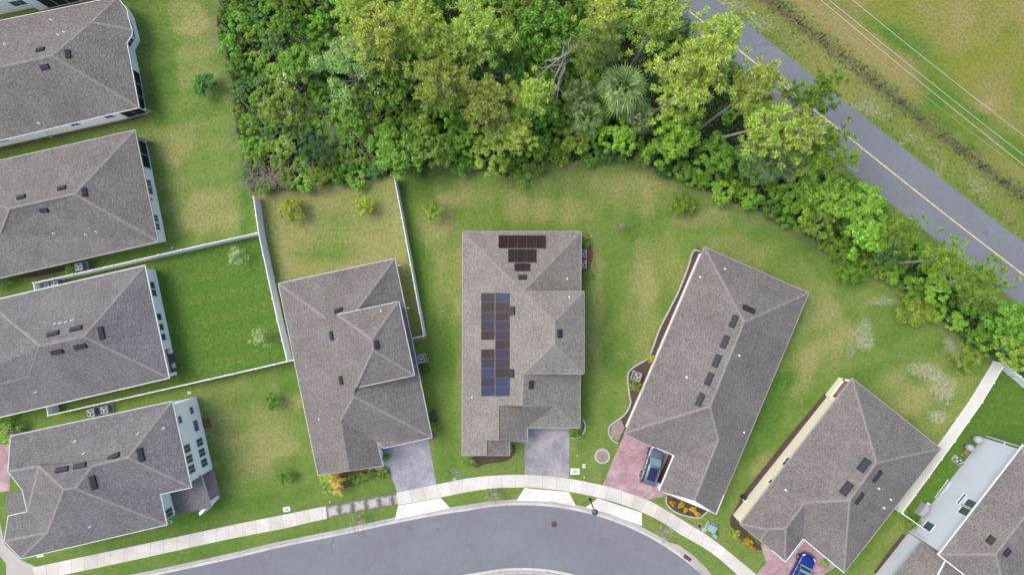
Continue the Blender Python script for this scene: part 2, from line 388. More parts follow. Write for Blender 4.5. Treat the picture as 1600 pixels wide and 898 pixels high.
    for b in [(1385, 470, 24, 9), (1352, 522, 16, 26), (1475, 612, 22, 26), (1440, 580, 26, 14), (1490, 545, 26, 8, 50), (1462, 650, 20, 12), (1330, 548, 10, 16), (968, 352, 8, 6)]:
        add(sand, blob(*b, 0) if len(b) == 4 else blob(*b), .75 if b[2] > 12 else .5)
    # highway side
    dh = segdist(X, Y, HWw); 
    # signed side: field lies to the right/up of the road
    side = (PX - 1174) * .79 - (PY - 93.6) * 1.0 > 0
    fl = side & (dh > 2.0)
    lush[fl] *= .7; field[fl] = 1; dry[fl] = np.clip(.36 + n3 * 1.5 + n2 * .4, 0, 1)[fl]; gv = fl & (dh < 8); dry[gv] *= .5; field[gv] = .5
    fw = w2(FENCE_PX); df = segdist(X, Y, [fw[0], fw[-1]])
    band = fl & (dh < 12)
    sgn = ((PX - 1215.7) * .607 - (PY - 13) * .795) / 14
    verge = np.clip(1 - abs(sgn + 2.6 + n2 * 1.6) / 2.2, 0, 1) * fl; add(sand, verge * np.clip(.4 + n2 * 1.7 + n1, 0, 1), .65); add(dirt, verge, .18)
    ditch = np.clip(1 - abs(sgn + .3 + n2 * .7) / .55, 0, 1) * fl; add(dirt, ditch, .7)
    ditch2 = np.clip(1 - abs(sgn - .9 + n2 * .9) / 1.0, 0, 1) * fl; add(dirt, ditch2, .2); 
    gr = np.clip(1 - abs(sgn - 4.2 + n1 * 2) / 2.2, 0, 1) * fl; add(lush, gr, .6); add(dry, gr, -.4)
    for b in [(1580, 45, 22, 18), (1430, 60, 60, 26, 30), (1500, 200, 80, 14, 38)]: add(lush, blob(*b) * fl, .5); add(dry, blob(*b) * fl, -.3)
    for b in [(1352, 70, 40, 24, 40), (1540, 130, 70, 40), (1545, 165, 14, 10), (1480, 20, 60, 30)]: add(dry, blob(*b) * fl, .35)
    for b in [(1545, 163, 10, 7), (1320, 48, 7, 5)]: add(sand, blob(*b) * fl, .35)
    edge = np.clip(1 - abs(dh - 3.3) / .5, 0, 1); add(lush, edge, .5)
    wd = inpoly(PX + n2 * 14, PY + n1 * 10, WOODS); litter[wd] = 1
    wl = (~wd) & (segdist(PX, PY, WOODS + WOODS[:1]) < 14 + n2 * 18) ; add(dirt, wl.astype(float), .35)
    # road bed sits lower than the lawns
    dn = segdist(X, Y, RNw); inside = np.zeros(X.shape, bool)
    poly = RNw + RSw[::-1]; inside = inpoly(X, Y, poly)
    Z[inside | (segdist(X, Y, RSw) < .35) | (dn < .35)] = -.22
    far = np.hypot(X, Y) > 150
    Z += np.where(litter > 0, 0, n2 * .015)*(Z == 0)
    v = np.stack([X.ravel(), Y.ravel(), Z.ravel()], 1)
    me = bpy.data.meshes.new('ground'); me.vertices.add(len(v)); me.vertices.foreach_set('co', v.astype('f').ravel())
    idx = np.arange(nx * ny).reshape(ny, nx); q = np.stack([idx[:-1, :-1], idx[:-1, 1:], idx[1:, 1:], idx[1:, :-1]], -1).reshape(-1, 4)
    me.loops.add(q.size); me.polygons.add(len(q)); me.loops.foreach_set('vertex_index', q.ravel().astype('i'))
    me.polygons.foreach_set('loop_start', np.arange(0, q.size, 4, dtype='i')); me.polygons.foreach_set('use_smooth', np.ones(len(q), bool))
    me.update(calc_edges=True)
    for nm, ch in (('cover', (lush, dry, sand)), ('zone', (field, litter, dirt))):
        a = me.color_attributes.new(nm, 'FLOAT_COLOR', 'POINT'); c = np.ones((nx * ny, 4), 'f')
        for k in range(3): c[:, k] = ch[k].ravel()
        a.data.foreach_set('color', c.ravel())
    o = bpy.data.objects.new('ground', me); COL.objects.link(o); tag(o, kind='structure')
    m = mat('lawn and bare earth', (.08, .15, .03), .95, .1); n = NB(m); p = n.pos()
    def at(nm):
        a = n.new('ShaderNodeAttribute', attribute_name=nm); s = n.new('ShaderNodeSeparateColor'); n.lk(a.outputs[0], s.inputs[0]); return s.outputs
    cv, zn = at('cover'), at('zone')
    wd_ = n.new('ShaderNodeTexVoronoi'); wd_.inputs['Scale'].default_value = .8; wd_.inputs['Randomness'].default_value = 1; n.lk(p, wd_.inputs['Vector'])
    f1 = n.noise(p, 3.2, 5, .75); f2 = n.noise(p, 14, 3, .8); f3 = n.noise(p, .8, 5, .7)
    def brk(x, k=.7):   # break the edge of a mask with noise
        return n.ramp(n.math('ADD', x, n.math('MULTIPLY', n.math('SUBTRACT', f1, .5), k)), .12, .88)
    mid = n.mix(n.ramp(f3, .3, .7), (.10, .17, .032), (.145, .208, .048))
    lush_shade_c = n.mix(n.ramp(f1, .3, .7), (.055, .128, .018), (.085, .17, .024))  # colour of lush grass and of the shade painted beside houses and fences
    dryc = n.mix(n.ramp(f1, .3, .7), (.195, .21, .065), (.26, .255, .105))
    fieldc = n.mix(n.ramp(f3, .3, .7), (.14, .17, .025), (.185, .20, .038))
    fdry = n.mix(n.ramp(f1, .3, .7), (.20, .175, .055), (.25, .22, .09))
    dr = n.mix(zn[0], dryc, fdry)
    col = n.mix(zn[0], mid, fieldc)
    col = n.mix(brk(cv[0], .5), col, lush_shade_c)
    col = n.mix(brk(cv[1], .9), col, dr)
    col = n.mix(brk(zn[2], 1.0), col, n.mix(n.ramp(f2, .3, .7), (.10, .085, .055), (.19, .16, .115)))
    col = n.mix(n.math('MULTIPLY', n.math('MULTIPLY', brk(n.math('MULTIPLY', cv[2], .8), 2.6), n.ramp(cv[2], 0, .35)), .6), col, n.mix(n.ramp(f2, .3, .7), (.26, .25, .18), (.46, .44, .37)))
    wsep = n.new('ShaderNodeSeparateColor'); n.lk(wd_.outputs['Color'], wsep.inputs[0])
    wmask = n.math('MULTIPLY', n.math('GREATER_THAN', wsep.outputs[0], .72), n.ramp(n.math('ADD', wd_.outputs['Distance'], n.math('MULTIPLY', f1, .25)), .3, .18))
    col = n.mix(n.math('MULTIPLY', wmask, .5), col, (.055, .12, .02))
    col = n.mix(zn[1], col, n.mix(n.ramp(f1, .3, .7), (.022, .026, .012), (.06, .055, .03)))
    col = n.mix(1, col, n.ramp(f2, .28, .72, .78, 1.20), 'MULTIPLY')
    col = n.mix(1, col, n.ramp(f1, .25, .75, .76, 1.22), 'MULTIPLY'); f4 = n.noise(p, 1.5, 6, .8); col = n.mix(n.math('MULTIPLY', n.math('MULTIPLY', n.ramp(f4, .52, .7), .5), n.math('SUBTRACT', 1.0, zn[1])), col, (.21, .20, .09)); col = n.mix(n.math('MULTIPLY', n.math('MULTIPLY', n.ramp(f4, .46, .3), .45), n.math('SUBTRACT', 1.0, zn[1])), col, (.05, .11, .035))
    n.out(col); n.bump(f2, .06, .8); me.materials.append(m)
build_ground()

def strip(name, A, B, za, zb, m, parent=None, kind=None):      # ribbon between world polylines, u along its length
    vs = []; us = []; L = 0
    for i, (a, b) in enumerate(zip(A, B)):
        if i: L += (Vector(a) - Vector(A[i - 1])).length
        vs += [(*a, za), (*b, zb)]; us.append(L)
    fs = []; uv = []
    for i in range(len(A) - 1):
        fs.append((2 * i + 1, 2 * i + 3, 2 * i + 2, 2 * i)); uv += [(us[i], 1), (us[i + 1], 1), (us[i + 1], 0), (us[i], 0)]
    o = mesh_obj(name, vs, fs, m, parent, uv)
    me = o.data
    if me.polygons[len(me.polygons) // 2].normal.z < 0: me.flip_normals()
    if kind: tag(o, kind=kind)
    return o
def sheet(name, pts, z, m, px=True, kind='structure', parent=None, depth=.12):
    w = w2(pts) if px else pts
    n = len(w); vs = [Vector((*p, z)) for p in w]
    tris = tessellate_polygon([vs]); fs = []
    for t in tris:
        a, b, c = (vs[i] for i in t)
        fs.append(tuple(t) if (b - a).cross(c - a).z > 0 else tuple(reversed(t)))
    vs += [Vector((*p, z - depth)) for p in w]
    for i in range(n): j = (i + 1) % n; fs.append((i, j, n + j, n + i))
    me_o = mesh_obj(name, vs, fs, m, parent)
    if kind: tag(me_o, kind=kind)
    return me_o
# cul-de-sac street
strip('street', RNw, RSw, -.10, -.10, M['asphalt'], kind='structure')
def kerb(line, sgn, nm):
    prof = [(0, -.095), (.30, -.085), (.36, .022), (.52, .036), (.68, .036), (.70, -.2)]
    L = [offs(line, sgn * d) for d, z in prof]
    for k, mm in ((0, 'pan'), (1, 'kerb')): pass
    strip('gutter', L[0], L[1], prof[0][1], prof[1][1], M['pan'], kind='structure')
    vs = []; fs = []; uv = []
    for k in range(1, 6): vs += [(*p, prof[k][1]) for p in L[k]]
    n = len(line); acc = [0]
    for i in range(1, n): acc.append(acc[-1] + (Vector(line[i]) - Vector(line[i - 1])).length)
    for k in range(4):
        for i in range(n - 1):
            f = (k * n + i, k * n + i + 1, (k + 1) * n + i + 1, (k + 1) * n + i)
            fs.append(f if sgn > 0 else tuple(reversed(f)))
            u = [(acc[i], 0), (acc[i + 1], 0), (acc[i + 1], 1), (acc[i], 1)]; uv += u if sgn > 0 else u[::-1]
    tag(mesh_obj('kerb', vs, fs, M['kerb'], None, uv), kind='structure')
kerb(RNw, 1, 'n'); kerb(RSw, -1, 's')
# sidewalk
SU = smooth_line([(50, 886), (99.5, 875.5), (230, 848), (360, 820), (435, 805), (509, 790), (619, 769), (680, 756.7), (725, 747.5), (770, 742.3), (819.5, 741), (849, 742.7), (889, 747), (941, 757.4), (972.5, 766.4), (1013, 781), (1040, 795.6), (1074.7, 816.7), (1115, 842.6), (1181, 896), (1230, 940)], 4)
SL = smooth_line([(56, 907), (99.5, 897.5), (230, 869.5), (360, 841), (438, 826), (511, 809.5), (622, 788.5), (688, 776.5), (725, 769), (768, 762.5), (819.5, 760.7), (849, 762.5), (889, 767.5), (934, 776.5), (972.5, 787.7), (1003, 799.5), (1034, 815), (1063, 834), (1109, 861), (1152, 897), (1200, 945)], 4)
def sub(l, a, b): return [p for p in l[a:b]]
SUw, SLw = w2(SU), w2(SL)
i0 = 5 * 4; i1 = 6 * 4
strip('sidewalk', SUw[:i0 + 1], SLw[:i0 + 1], .035, .035, M['walk'], kind='structure')
strip('sidewalk', SUw[i0:i1 + 1], SLw[i0:i1 + 1], .035, .035, M['walkdark'], kind='structure')
strip('sidewalk', SUw[i1:], SLw[i1:], .035, .035, M['walk'], kind='structure')
sheet('pavement', [(-40, 800), (0, 815), (8, 850), (33, 874), (56, 884.5), (56, 907), (10, 930), (10, 880), (0, 868), (-40, 860)], .029, M['walk'])
# driveways and aprons
sheet('driveway', [(596, 702), (590, 676), (668, 676), (682, 757.5), (620.5, 768)], .022, M['paver_blue'])
sheet('path', [(575, 735), (580, 727), (600, 718), (608, 727), (611, 732), (592, 735)], .026, M['paver_blue'])
sheet('driveway', [(821, 640), (889.5, 640), (889.5, 746), (819.5, 740.5)], .022, M['paver_grey'])
sheet('path', [(797, 680), (822, 680), (821, 692), (797, 690)], .026, M['paver_grey'])
sheet('driveway', [(985, 658), (1040, 690), (1050, 720), (1042, 774), (1011, 780), (972, 766), (941.5, 757.5), (958, 718)], .022, M['paver_pink'])
sheet('driveway', [(1185, 838), (1210, 840), (1230, 830), (1290, 850), (1305, 885), (1284, 899), (1262, 940), (1195, 940), (1182, 897), (1197, 878)], .022, M['paver_pink'])
sheet('driveway', [(-40, 694), (18, 694), (15, 766), (-40, 776)], .022, M['paver_pink'])
sheet('driveway_apron', [(622, 789.2), (688.5, 777), (703.5, 793), (617, 811.5)], .038, M['apron'])
sheet('driveway_apron', [(819.5, 761.5), (889, 768), (900, 790), (862, 782.6), (807, 781.5)], .038, M['apron'])
sheet('driveway_apron', [(934, 777.5), (1003, 800.2), (1003, 821), (950, 801), (915, 792)], .038, M['apron'])
sheet('patio', [(316, 738), (334, 733), (345, 777), (328, 790)], .03, M['paver_pink'])
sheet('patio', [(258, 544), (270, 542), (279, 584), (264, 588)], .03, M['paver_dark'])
sheet('patio', [(1291, 619), (1311, 592), (1330, 596), (1308, 625)], .05, M['paver_pink'])
sheet('patio', [(315, 655), (327, 652), (330, 667), (318, 669)], .02, M['mulchred'])
# highway
HL, HR_ = offs(HWw, 2.85), offs(HWw, -2.85)
strip('highway', HR_, HL, .012, .012, M['asphalt_hw'], kind='structure')
strip('lane_marking', offs(HWw, -.075), offs(HWw, .075), .018, .018, M['yellow'], kind='structure')

# ---------------------------------------------------------------- houses
def area(poly): return sum(poly[i][0] * poly[(i + 1) % len(poly)][1] - poly[(i + 1) % len(poly)][0] * poly[i][1] for i in range(len(poly))) / 2
class House:
    def __init__(s, name, label, cx, cy, ze, slope=.45, roofmat='shingle_warm', capmat='cap_warm', wallmat='white', trim='whitetrim', gw=.05):
        s.root = thing(name, P(cx, cy), label, 'house', world=True); s.ze = ze; s.s = slope
        s.rm, s.cm, s.wm, s.tm = roofmat, capmat, wallmat, trim; s.gw = gw; s.V = {}; s.tris = []; s.edges = []
    def verts(s, d):
        for k, v in d.items():
            if len(v) == 2: s.V[k] = P(v[0], v[1], s.ze)
            elif isinstance(v[2], str):
                a, b = s.V[v[2]], s.V[v[3]]; z = s.ze + 1
                t = (b - a).xy.normalized()
                for _ in range(30):
                    p = P(v[0], v[1], z); q = (p - a).xy; dist = abs(q.x * t.y - q.y * t.x); z = a.z + s.s * dist
                s.V[k] = P(v[0], v[1], z)
            else: s.V[k] = P(*v)
    def roof(s, faces, loops, inset=.4, walls=True, soff=True, base=0.0, caps=True, name='roof', wallname='wall'):
        names = []; 
        for f in faces:
            for k in f:
                if k not in names: names.append(k)
        vs = [s.V[k] for k in names]; fs = []; uv = []; norms = {}
        for f in faces:
            ids = [names.index(k) for k in f]
            nrm = Vector((0, 0, 0))
            for i in range(len(ids)): nrm += vs[ids[i]].cross(vs[ids[(i + 1) % len(ids)]])
            c0 = sum((vs[i] for i in ids), Vector()) / len(ids); nrm = Vector((0, 0, 0))
            for i in range(len(ids)): nrm += (vs[ids[i]] - c0).cross(vs[ids[(i + 1) % len(ids)]] - c0)
            if nrm.z < 0: ids.reverse(); nrm = -nrm
            nrm.normalize(); h = Vector((0, 0, 1)).cross(nrm)
            h = h.normalized() if h.length > 1e-4 else Vector((1, 0, 0)); up = nrm.cross(h)
            for t in tessellate_polygon([[vs[i] for i in ids]]):
                tri = [ids[k] for k in t]
                if (vs[tri[1]] - vs[tri[0]]).cross(vs[tri[2]] - vs[tri[0]]).z < 0: tri.reverse()
                fs.append(tuple(tri)); uv += [(vs[i].dot(h), vs[i].dot(up)) for i in tri]; s.tris.append(tuple(vs[i] for i in tri))
            for i in range(len(ids)): norms.setdefault(frozenset((ids[i], ids[(i + 1) % len(ids)])), []).append((nrm, c0))
        ro = mesh_obj(name, vs, fs, M[s.rm], s.root, uv)
        if caps:
            mb = MB(); comps = []
            for e, l in norms.items():
                if len(l) != 2: continue
                a, b = (vs[i] for i in e); (n1, c1), (n2, c2) = l
                if n1.dot(n2) > .999: continue
                if (c2 - c1).dot(n1) > -.02: continue       # valley
                d = (b - a).normalized(); w_ = .13; o1 = d.cross(n1) * w_; o2 = d.cross(n2) * w_
                if o1.dot(c1 - a) < 0: o1 = -o1
                if o2.dot(c2 - a) < 0: o2 = -o2
                up = (n1 + n2).normalized() * .03; u1 = n1 * .018; u2 = n2 * .018
                mb = MB(); hits = [q for q in comps if q[0] & set(e)]; cs = set(e)
                for q in hits: comps.remove(q); cs |= q[0]; mb.add(q[1].v, q[1].f)
                comps.append((cs, mb))
                mb.add([a + up, b + up, b + o1 + u1, a + o1 + u1, b + o2 + u2, a + o2 + u2], [(0, 1, 2, 3), (1, 0, 5, 4)])
            for cs, mb in comps: mb.build('ridge_cap', M[s.cm], ro)
        for lp in loops:
            pts = [s.V[k] for k in lp['pts']]; ze = min(p.z for p in pts); flat = [p for p in pts if abs(p.z - ze) < .3]
            xy = [tuple(p.xy) for p in flat]; sg = 1 if area(xy) < 0 else -1        # sg*left = outward
            gw = lp.get('gw', s.gw); cl = lp.get('closed', True)
            go = offs(xy, sg * gw, cl); n = len(xy); mb = MB(); t = ze + .012; b = ze - .15
            skip = lp.get('skip', [])
            for i in range(n if cl else n - 1):
                if i in skip: continue
                j = (i + 1) % n; A, B, C, D = xy[i], xy[j], go[j], go[i]
                mb.add([(*A, t), (*B, t), (*C, t), (*D, t), (*A, b), (*B, b), (*C, b), (*D, b)], [(0, 1, 2, 3), (7, 6, 5, 4), (2, 3, 7, 6), (0, 3, 7, 4), (1, 2, 6, 5), (0, 1, 5, 4)])
            mb.build('gutter', M[s.tm], ro)
            if soff:
                so = [Vector((*p, ze - .03)) for p in xy]
                mesh_obj('soffit', so, [tuple(t) for t in tessellate_polygon([so])], M['whitetrim'], ro)
            if lp.get('wall', True):
                wl = lp.get('base')
                wp = w2(wl) if wl else offs(xy, -sg * lp.get('inset', inset), cl)
                s.walls(wp, lp.get('zb', base), ze - .04, wallname)
            # gable ends
            for i, p in enumerate(pts):
                if abs(p.z - ze) >= .3:
                    a, b2 = pts[i - 1], pts[(i + 1) % len(pts)]; c = (a + b2) / 2; inn = (sum(flat, Vector()) / len(flat) - c); inn.z = 0; inn.normalize(); o_ = inn * .25
                    mesh_obj('gable', [a + o_, b2 + o_, p + o_ - Vector((0, 0, .08))], [(0, 1, 2)], M[s.wm], s.root)
        return ro
    def walls(s, wp, zb, zt, name='wall'):
        n = len(wp); vs = [(*p, zb) for p in wp] + [(*p, zt) for p in wp]; cw = area(wp) < 0
        fs = [((i + 1) % n, i, n + i, n + (i + 1) % n) if cw else (i, (i + 1) % n, n + (i + 1) % n, n + i) for i in range(n)]
        s.edges += [(Vector((*wp[i], 0)), Vector((*wp[(i + 1) % n], 0))) for i in range(n)]
        return mesh_obj(name, vs, fs, M[s.wm], s.root)
    def hit(s, px, py):
        o = Vector((0, 0, H)); d = (P(px, py) - o).normalized(); best = None
        for t in s.tris:
            h = intersect_ray_tri(t[0], t[1], t[2], d, o, True)
            if h is not None and (best is None or h.z > best[0].z):
                nn = (t[1] - t[0]).cross(t[2] - t[0]).normalized(); best = (h, nn)
        return best
    def vents(s, lst, L=1.1, W=.42, hh=.16):
        for px, py in lst:
            r = s.hit(px, py)
            if not r: continue
            p, nn = r; h = Vector((0, 0, 1)).cross(nn).normalized(); u = nn.cross(h); m3 = Matrix((h, u, nn)).transposed()
            mb = MB()
            vs = []
            for k, z in ((1.0, -.05), (1.0, hh * .75), (.88, hh)):
                vs += [p + m3 @ Vector((a * L / 2 * (k if k == 1 else .96), b * W / 2 * k, z)) for a, b in ((-1, -1), (1, -1), (1, 1), (-1, 1))]
            fs = [(8, 9, 10, 11)] + [(q + i, q + (i + 1) % 4, q + 4 + (i + 1) % 4, q + 4 + i) for q in (0, 4) for i in range(4)]
            mb.add(vs, fs); mb.box(p + nn * .01 , (L * 1.12, W * 1.3, .02), M=m3)
            mb.build('roof_vent', M['vent'], s.root)
    def pipes(s, lst):
        for px, py in lst:
            r = s.hit(px, py)
            if not r: continue
            p, nn = r; mb = MB(); mb.lathe(p - Vector((0, 0, .1)), [(.13, 0), (.11, .12), (.06, .16), (.055, .38), (.03, .39)], 10)
            mb.build('vent_pipe', M['lead'], s.root, True)
    def window(s, A, B, px, py, zc, w_, h_, mull=1, glass='glass', frame='whitetrim', rows=1):
        a, b = P(*A), P(*B); t = (b - a); L = t.length; t.normalize()
        q = P(px, py, zc); q.z = 0; u = (q - a).dot(t); c = a + t * u + Vector((0, 0, zc))
        nrm = Vector((t.y, -t.x, 0))
        if nrm.dot(s.root.location - c) > 0: nrm = -nrm
        best = 1.3
        for ea, eb in s.edges:      # sit on the wall that is really there
            te = (eb - ea).normalized(); g = Vector((c.x, c.y, 0))
            if abs(te.dot(t)) < .97: continue
            k = max(0, min((eb - ea).length, (g - ea).dot(te))); dd = (ea + te * k - g).length
            if dd < best:
                best = dd; ne = Vector((te.y, -te.x, 0)); ne = ne if ne.dot(nrm) > 0 else -ne
                pl = ea + te * (g - ea).dot(te); c2, t2, n2_ = Vector((pl.x, pl.y, c.z)), (te if te.dot(t) > 0 else -te), ne
        if best < 1.3: c, t, nrm = c2, t2, n2_
        m3 = Matrix((t, nrm.cross(t) * 1, nrm)).transposed()
        m3 = Matrix((t, Vector((0, 0, 1)), nrm)).transposed()
        mb = MB(); fw = .07
        for sx in (-1, 1): mb.box(c + nrm * .03 + t * sx * (w_ / 2), (fw, h_ + fw, .08), M=m3)
        for sz in (-1, 1): mb.box(c + nrm * .03 + Vector((0, 0, sz * h_ / 2)), (w_ - fw, fw, .078), M=m3)
        for k in range(1, mull + 1):
            if mull: mb.box(c + nrm * .03 + t * (w_ * (k / (mull + 1) - .5)), (.04, h_ - fw, .06), M=m3)
        for k in range(1, rows): mb.box(c + nrm * .03 + Vector((0, 0, h_ * (k / rows - .5))), (w_ - fw, .04, .07), M=m3)
        f = mb.build('window' if glass == 'glass' else 'screen_panel', M[frame], s.root)
        g = MB().box(c + nrm * .015, (w_ - fw, h_ - fw, .03), M=m3); g.build('pane' if glass == 'glass' else 'mesh_screen', M[glass], f)
        if glass == 'glass': MB().box(c + nrm * .05 - Vector((0, 0, h_ / 2 + .07)), (w_ + .2, .07, .12), M=m3).build('sill', M[s.wm], f)
    def solid(s, name, px, z, m, zb=0): # prism from pixel outline at ground
        w = w2(px); n = len(w); cw = area(w) < 0
        vs = [(*p, zb) for p in w] + [(*p, z) for p in w]
        fs = [tuple(range(n, 2 * n))] + [(i, (i + 1) % n, n + (i + 1) % n, n + i) for i in range(n)]
        if cw: fs = [tuple(reversed(f)) for f in fs]
        return mesh_obj(name, vs, fs, M[m], s.root)
ONE, TWO = 2.8, 5.6
# house 0 : top left corner, almost out of frame
h0 = House('house', 'white walled house cut off by the top left corner of the photo', 40, -20, TWO)
h0.V = {'a': P(-80, -40, TWO), 'b': P(-80, -10, TWO), 'c': P(150, -62, TWO), 'd': P(150, -260, TWO), 'e': P(-80, -240, TWO), 'r': P(30, -130, 8.5), 'q': P(-20, -150, 8.5)}
h0.roof([('b', 'c', 'r', 'q'), ('c', 'd', 'r'), ('d', 'e', 'q', 'r'), ('e', 'b', 'q')], [dict(pts=['b', 'c', 'd', 'e'], base=[(-60, 36), (0, 23), (56, 12), (62, 17), (120, 4), (160, -8), (150, -190), (-60, -190)])])
h0.window((62, 17), (120, 4), 92, 6, 1.2, 3.6, 2.1, 2, 'screen')
h0.window((-60, 36), (56, 12), 30, 8, 1.5, 1.6, 1.1)
# house 1
h = House('house', 'grey hip roof house at the top left with a bay and a dark screened corner', 100, 100, ONE)
h.verts({'nw': (-90, 51), 'ne0': (148, 2.5), 'n2': (183, -4), 'n3': (198, 15), 'n4': (200, 27), 'n5': (206, 47), 'n6': (206, 55), 'n7': (198, 67), 'se': (217, 168), 'sw': (-90, 241)})
h.verts({'r1': (81.5, 87, 'se', 'sw'), 'r0': (-90, 125, 'se', 'sw'), 'm': (143, 35, 'nw', 'ne0')})
h.roof([('nw', 'ne0', 'm', 'r1', 'r0'), ('ne0', 'n2', 'm'), ('m', 'n2', 'n3', 'n4', 'n5'), ('m', 'n5', 'n6', 'n7', 'r1'), ('n7', 'se', 'r1'), ('se', 'sw', 'r0', 'r1')],
       [dict(pts=['nw', 'ne0', 'n2', 'n3', 'n4', 'n5', 'n6', 'n7', 'se', 'sw'], base=[(-80, 247), (1, 229.4), (192, 187), (229, 177), (218, 112), (211, 79), (219, 64), (210, 28), (200, 12), (174, 26), (31, 54), (-80, 78)])], caps=True)
h.vents([(63.6, 78), (70, 105), (106, 84.5)], .85, .4); h.pipes([(81, 32), (101, 51), (92, 55.6), (9, 70), (61.5, 193)])
h.window((211, 79), (219, 64), 204, 66, 1.6, .9, 1.3); h.window((219, 64), (210, 28), 206, 50, 1.6, .8, 1.3, 0); h.window((219, 64), (210, 28), 204, 38, 1.6, .8, 1.3, 0)
h.window((218, 112), (229, 177), 218, 138, 1.3, 4.2, 2.3, 2, 'screen'); h.window((192, 187), (229, 177), 208, 179, 1.3, 2.2, 2.3, 1, 'screen')
h.window((1, 229.4), (192, 187), 117, 196, 1.7, .9, .8); h.window((1, 229.4), (192, 187), 171, 183, 1.7, .9, .8); h.window((1, 229.4), (192, 187), 3, 221, 1.7, .9, .8)
for a_, b_ in ((P(226, 170, 2.7), P(238, 175, 0.1)), (P(70, 205, 2.7), P(81, 216, .1))): MB().tube([a_, b_], .05, 6).build('downspout', M['whitetrim'], h.root)
# house 2
h = House('house', 'taupe hip roof house second from the top left with a brown screened porch', 110, 310, ONE, trim='dulltrim', gw=.06)
h.verts({'nw': (-90, 271), 'ne': (210.7, 203.5), 'se': (247, 377), 'sw': (-90, 455)})
h.verts({'r1': (117, 303, 'nw', 'ne'), 'r2': (14.7, 325.7, 'nw', 'ne'), 'x': (0, 364.5, 3.9), 'y': (-90, 385, 4.0), 'z': (-90, 300, 4.0)})
h.roof([('nw', 'ne', 'r1', 'r2', 'z'), ('ne', 'se', 'r1'), ('se', 'sw', 'y', 'x', 'r2', 'r1'), ('r2', 'x', 'y', 'z')], [dict(pts=['nw', 'ne', 'se', 'sw'], base=[(-80, 288), (32, 262), (213, 216), (228.6, 220), (260, 377), (32, 428), (-80, 453)])])
h.vents([(33.5, 308), (96.8, 294), (69, 328.7), (132, 300)], .85, .4); h.pipes([(85, 365), (135, 366.6), (151, 362)])
W = ((228.6, 220), (260, 377))
for y, x in ((285.6, 232), (297.6, 234), (340.4, 243), (353.3, 246)): h.window(*W, x, y, 1.5, .75, 1.3, 1)
h.window(*W, 226, 240, 1.35, 3.0, 2.2, 1, 'screen'); h.window((213, 216), (228.6, 220), 218, 214, 1.35, 1.1, 2.2, 0, 'screen')
h.solid('electric_box', [(244.5, 312), (247, 311.5), (248, 316), (245.5, 316.5)], 1.6, 'acgrey', 1.1)
# house 3
h = House('house', 'grey hip roof house beside the striped bright green fenced lawn', 110, 540, ONE, roofmat='shingle_grey', gw=.08)
h.verts({'nw': (-20, 471.5), 'ne': (226, 415), 'se': (264, 590), 'sw': (-120, 679), 'ww': (-150, 560), 'w2': (-60, 500)})
h.verts({'r1': (131, 525.7, 'nw', 'ne'), 'r2': (63, 540.4, 'nw', 'ne'), 'v': (45.5, 588.6, 'se', 'sw'), 'y': (-120, 625, 4.3)})
h.roof([('nw', 'ne', 'r1', 'r2'), ('ne', 'se', 'r1'), ('se', 'sw', 'y', 'v', 'r2', 'r1'), ('nw', 'r2', 'v', 'y', 'ww', 'w2')], [dict(pts=['nw', 'ne', 'se', 'sw', 'ww', 'w2'], base=[(0, 478), (31, 471), (243, 420.5), (269, 543.6), (259, 545), (267, 580), (160, 607), (-80, 662), (-80, 560), (-20, 500)])])
h.vents([(83, 521), (119, 513), (89.6, 549.8), (125.7, 541.5), (158.6, 520)], 1.25, .42); h.pipes([(86.4, 506), (95, 504.6), (104, 503), (113.6, 500), (56.7, 612)])
W = ((243, 420.5), (269, 543.6))
for y, x in ((445.5, 236), (457.5, 239), (495, 247), (511, 250), (526.5, 254)): h.window(*W, x, y, 1.5, .75, 1.25, 0)
h.solid('column', [(268, 582), (276, 580), (277.5, 585), (269.5, 587)], 2.7, 'white')
# house 4
h = House('house', 'grey brown roofed house with a raised upper block, just below the tan fenced yard', 550, 570, ONE, gw=.045)
h.verts({'nw': (435, 443), 'ne': (617, 404), 'se': (675, 683), 'g': (599.5, 699.5), 'g2': (589, 690.5), 'f': (598.5, 727), 'sw': (497, 742)})
h.verts({'a': (527, 491.5, 'nw', 'sw'), 'r1': (581, 530, 'nw', 'sw'), 'r2': (583, 546.5, 'nw', 'sw'), 'd': (556, 605.5, 'nw', 'sw'), 'k': (553, 619, 'nw', 'sw'), 'm': (532.5, 656, 'nw', 'sw'), 'p': (546.5, 735, 'nw', 'sw'), 'q': (509, 497, 'nw', 'sw')})
za = h.V['a'].z
h.V['b'] = P(623, 471, za); h.V['c'] = P(647.6, 585.8, za); h.V['d2'] = P(560, 604.6, za); h.V['h1'] = P(545, 502, za); h.V['a2'] = P(545, 520, za - .1); h.V['ke'] = P(668, 650, ONE)
h.V['e1'] = P(633, 480, ONE)
h.roof([('nw', 'ne', 'h1', 'q'), ('ne', 'se', 'k', 'a2', 'h1'), ('k', 'se', 'g', 'g2', 'm'), ('m', 'g2', 'f', 'p'), ('nw', 'q', 'a', 'r1', 'r2', 'd', 'k', 'm', 'p', 'sw'),
        ('a', 'b', 'r1'), ('b', 'c', 'r2', 'r1'), ('c', 'd2', 'd', 'r2')],
       [dict(pts=['nw', 'ne', 'se', 'g', 'g2', 'f', 'p', 'sw'])])
h.V['aa'] = P(531, 493, za - .02); h.V['dd'] = P(564, 602, za - .02)
lp = [h.V[k] for k in ('a', 'b', 'c', 'd2')]; xy = [tuple(p.xy) for p in lp]; go = offs(xy, .05, False) if area(xy) < 0 else offs(xy, -.05, False); mb = MB()
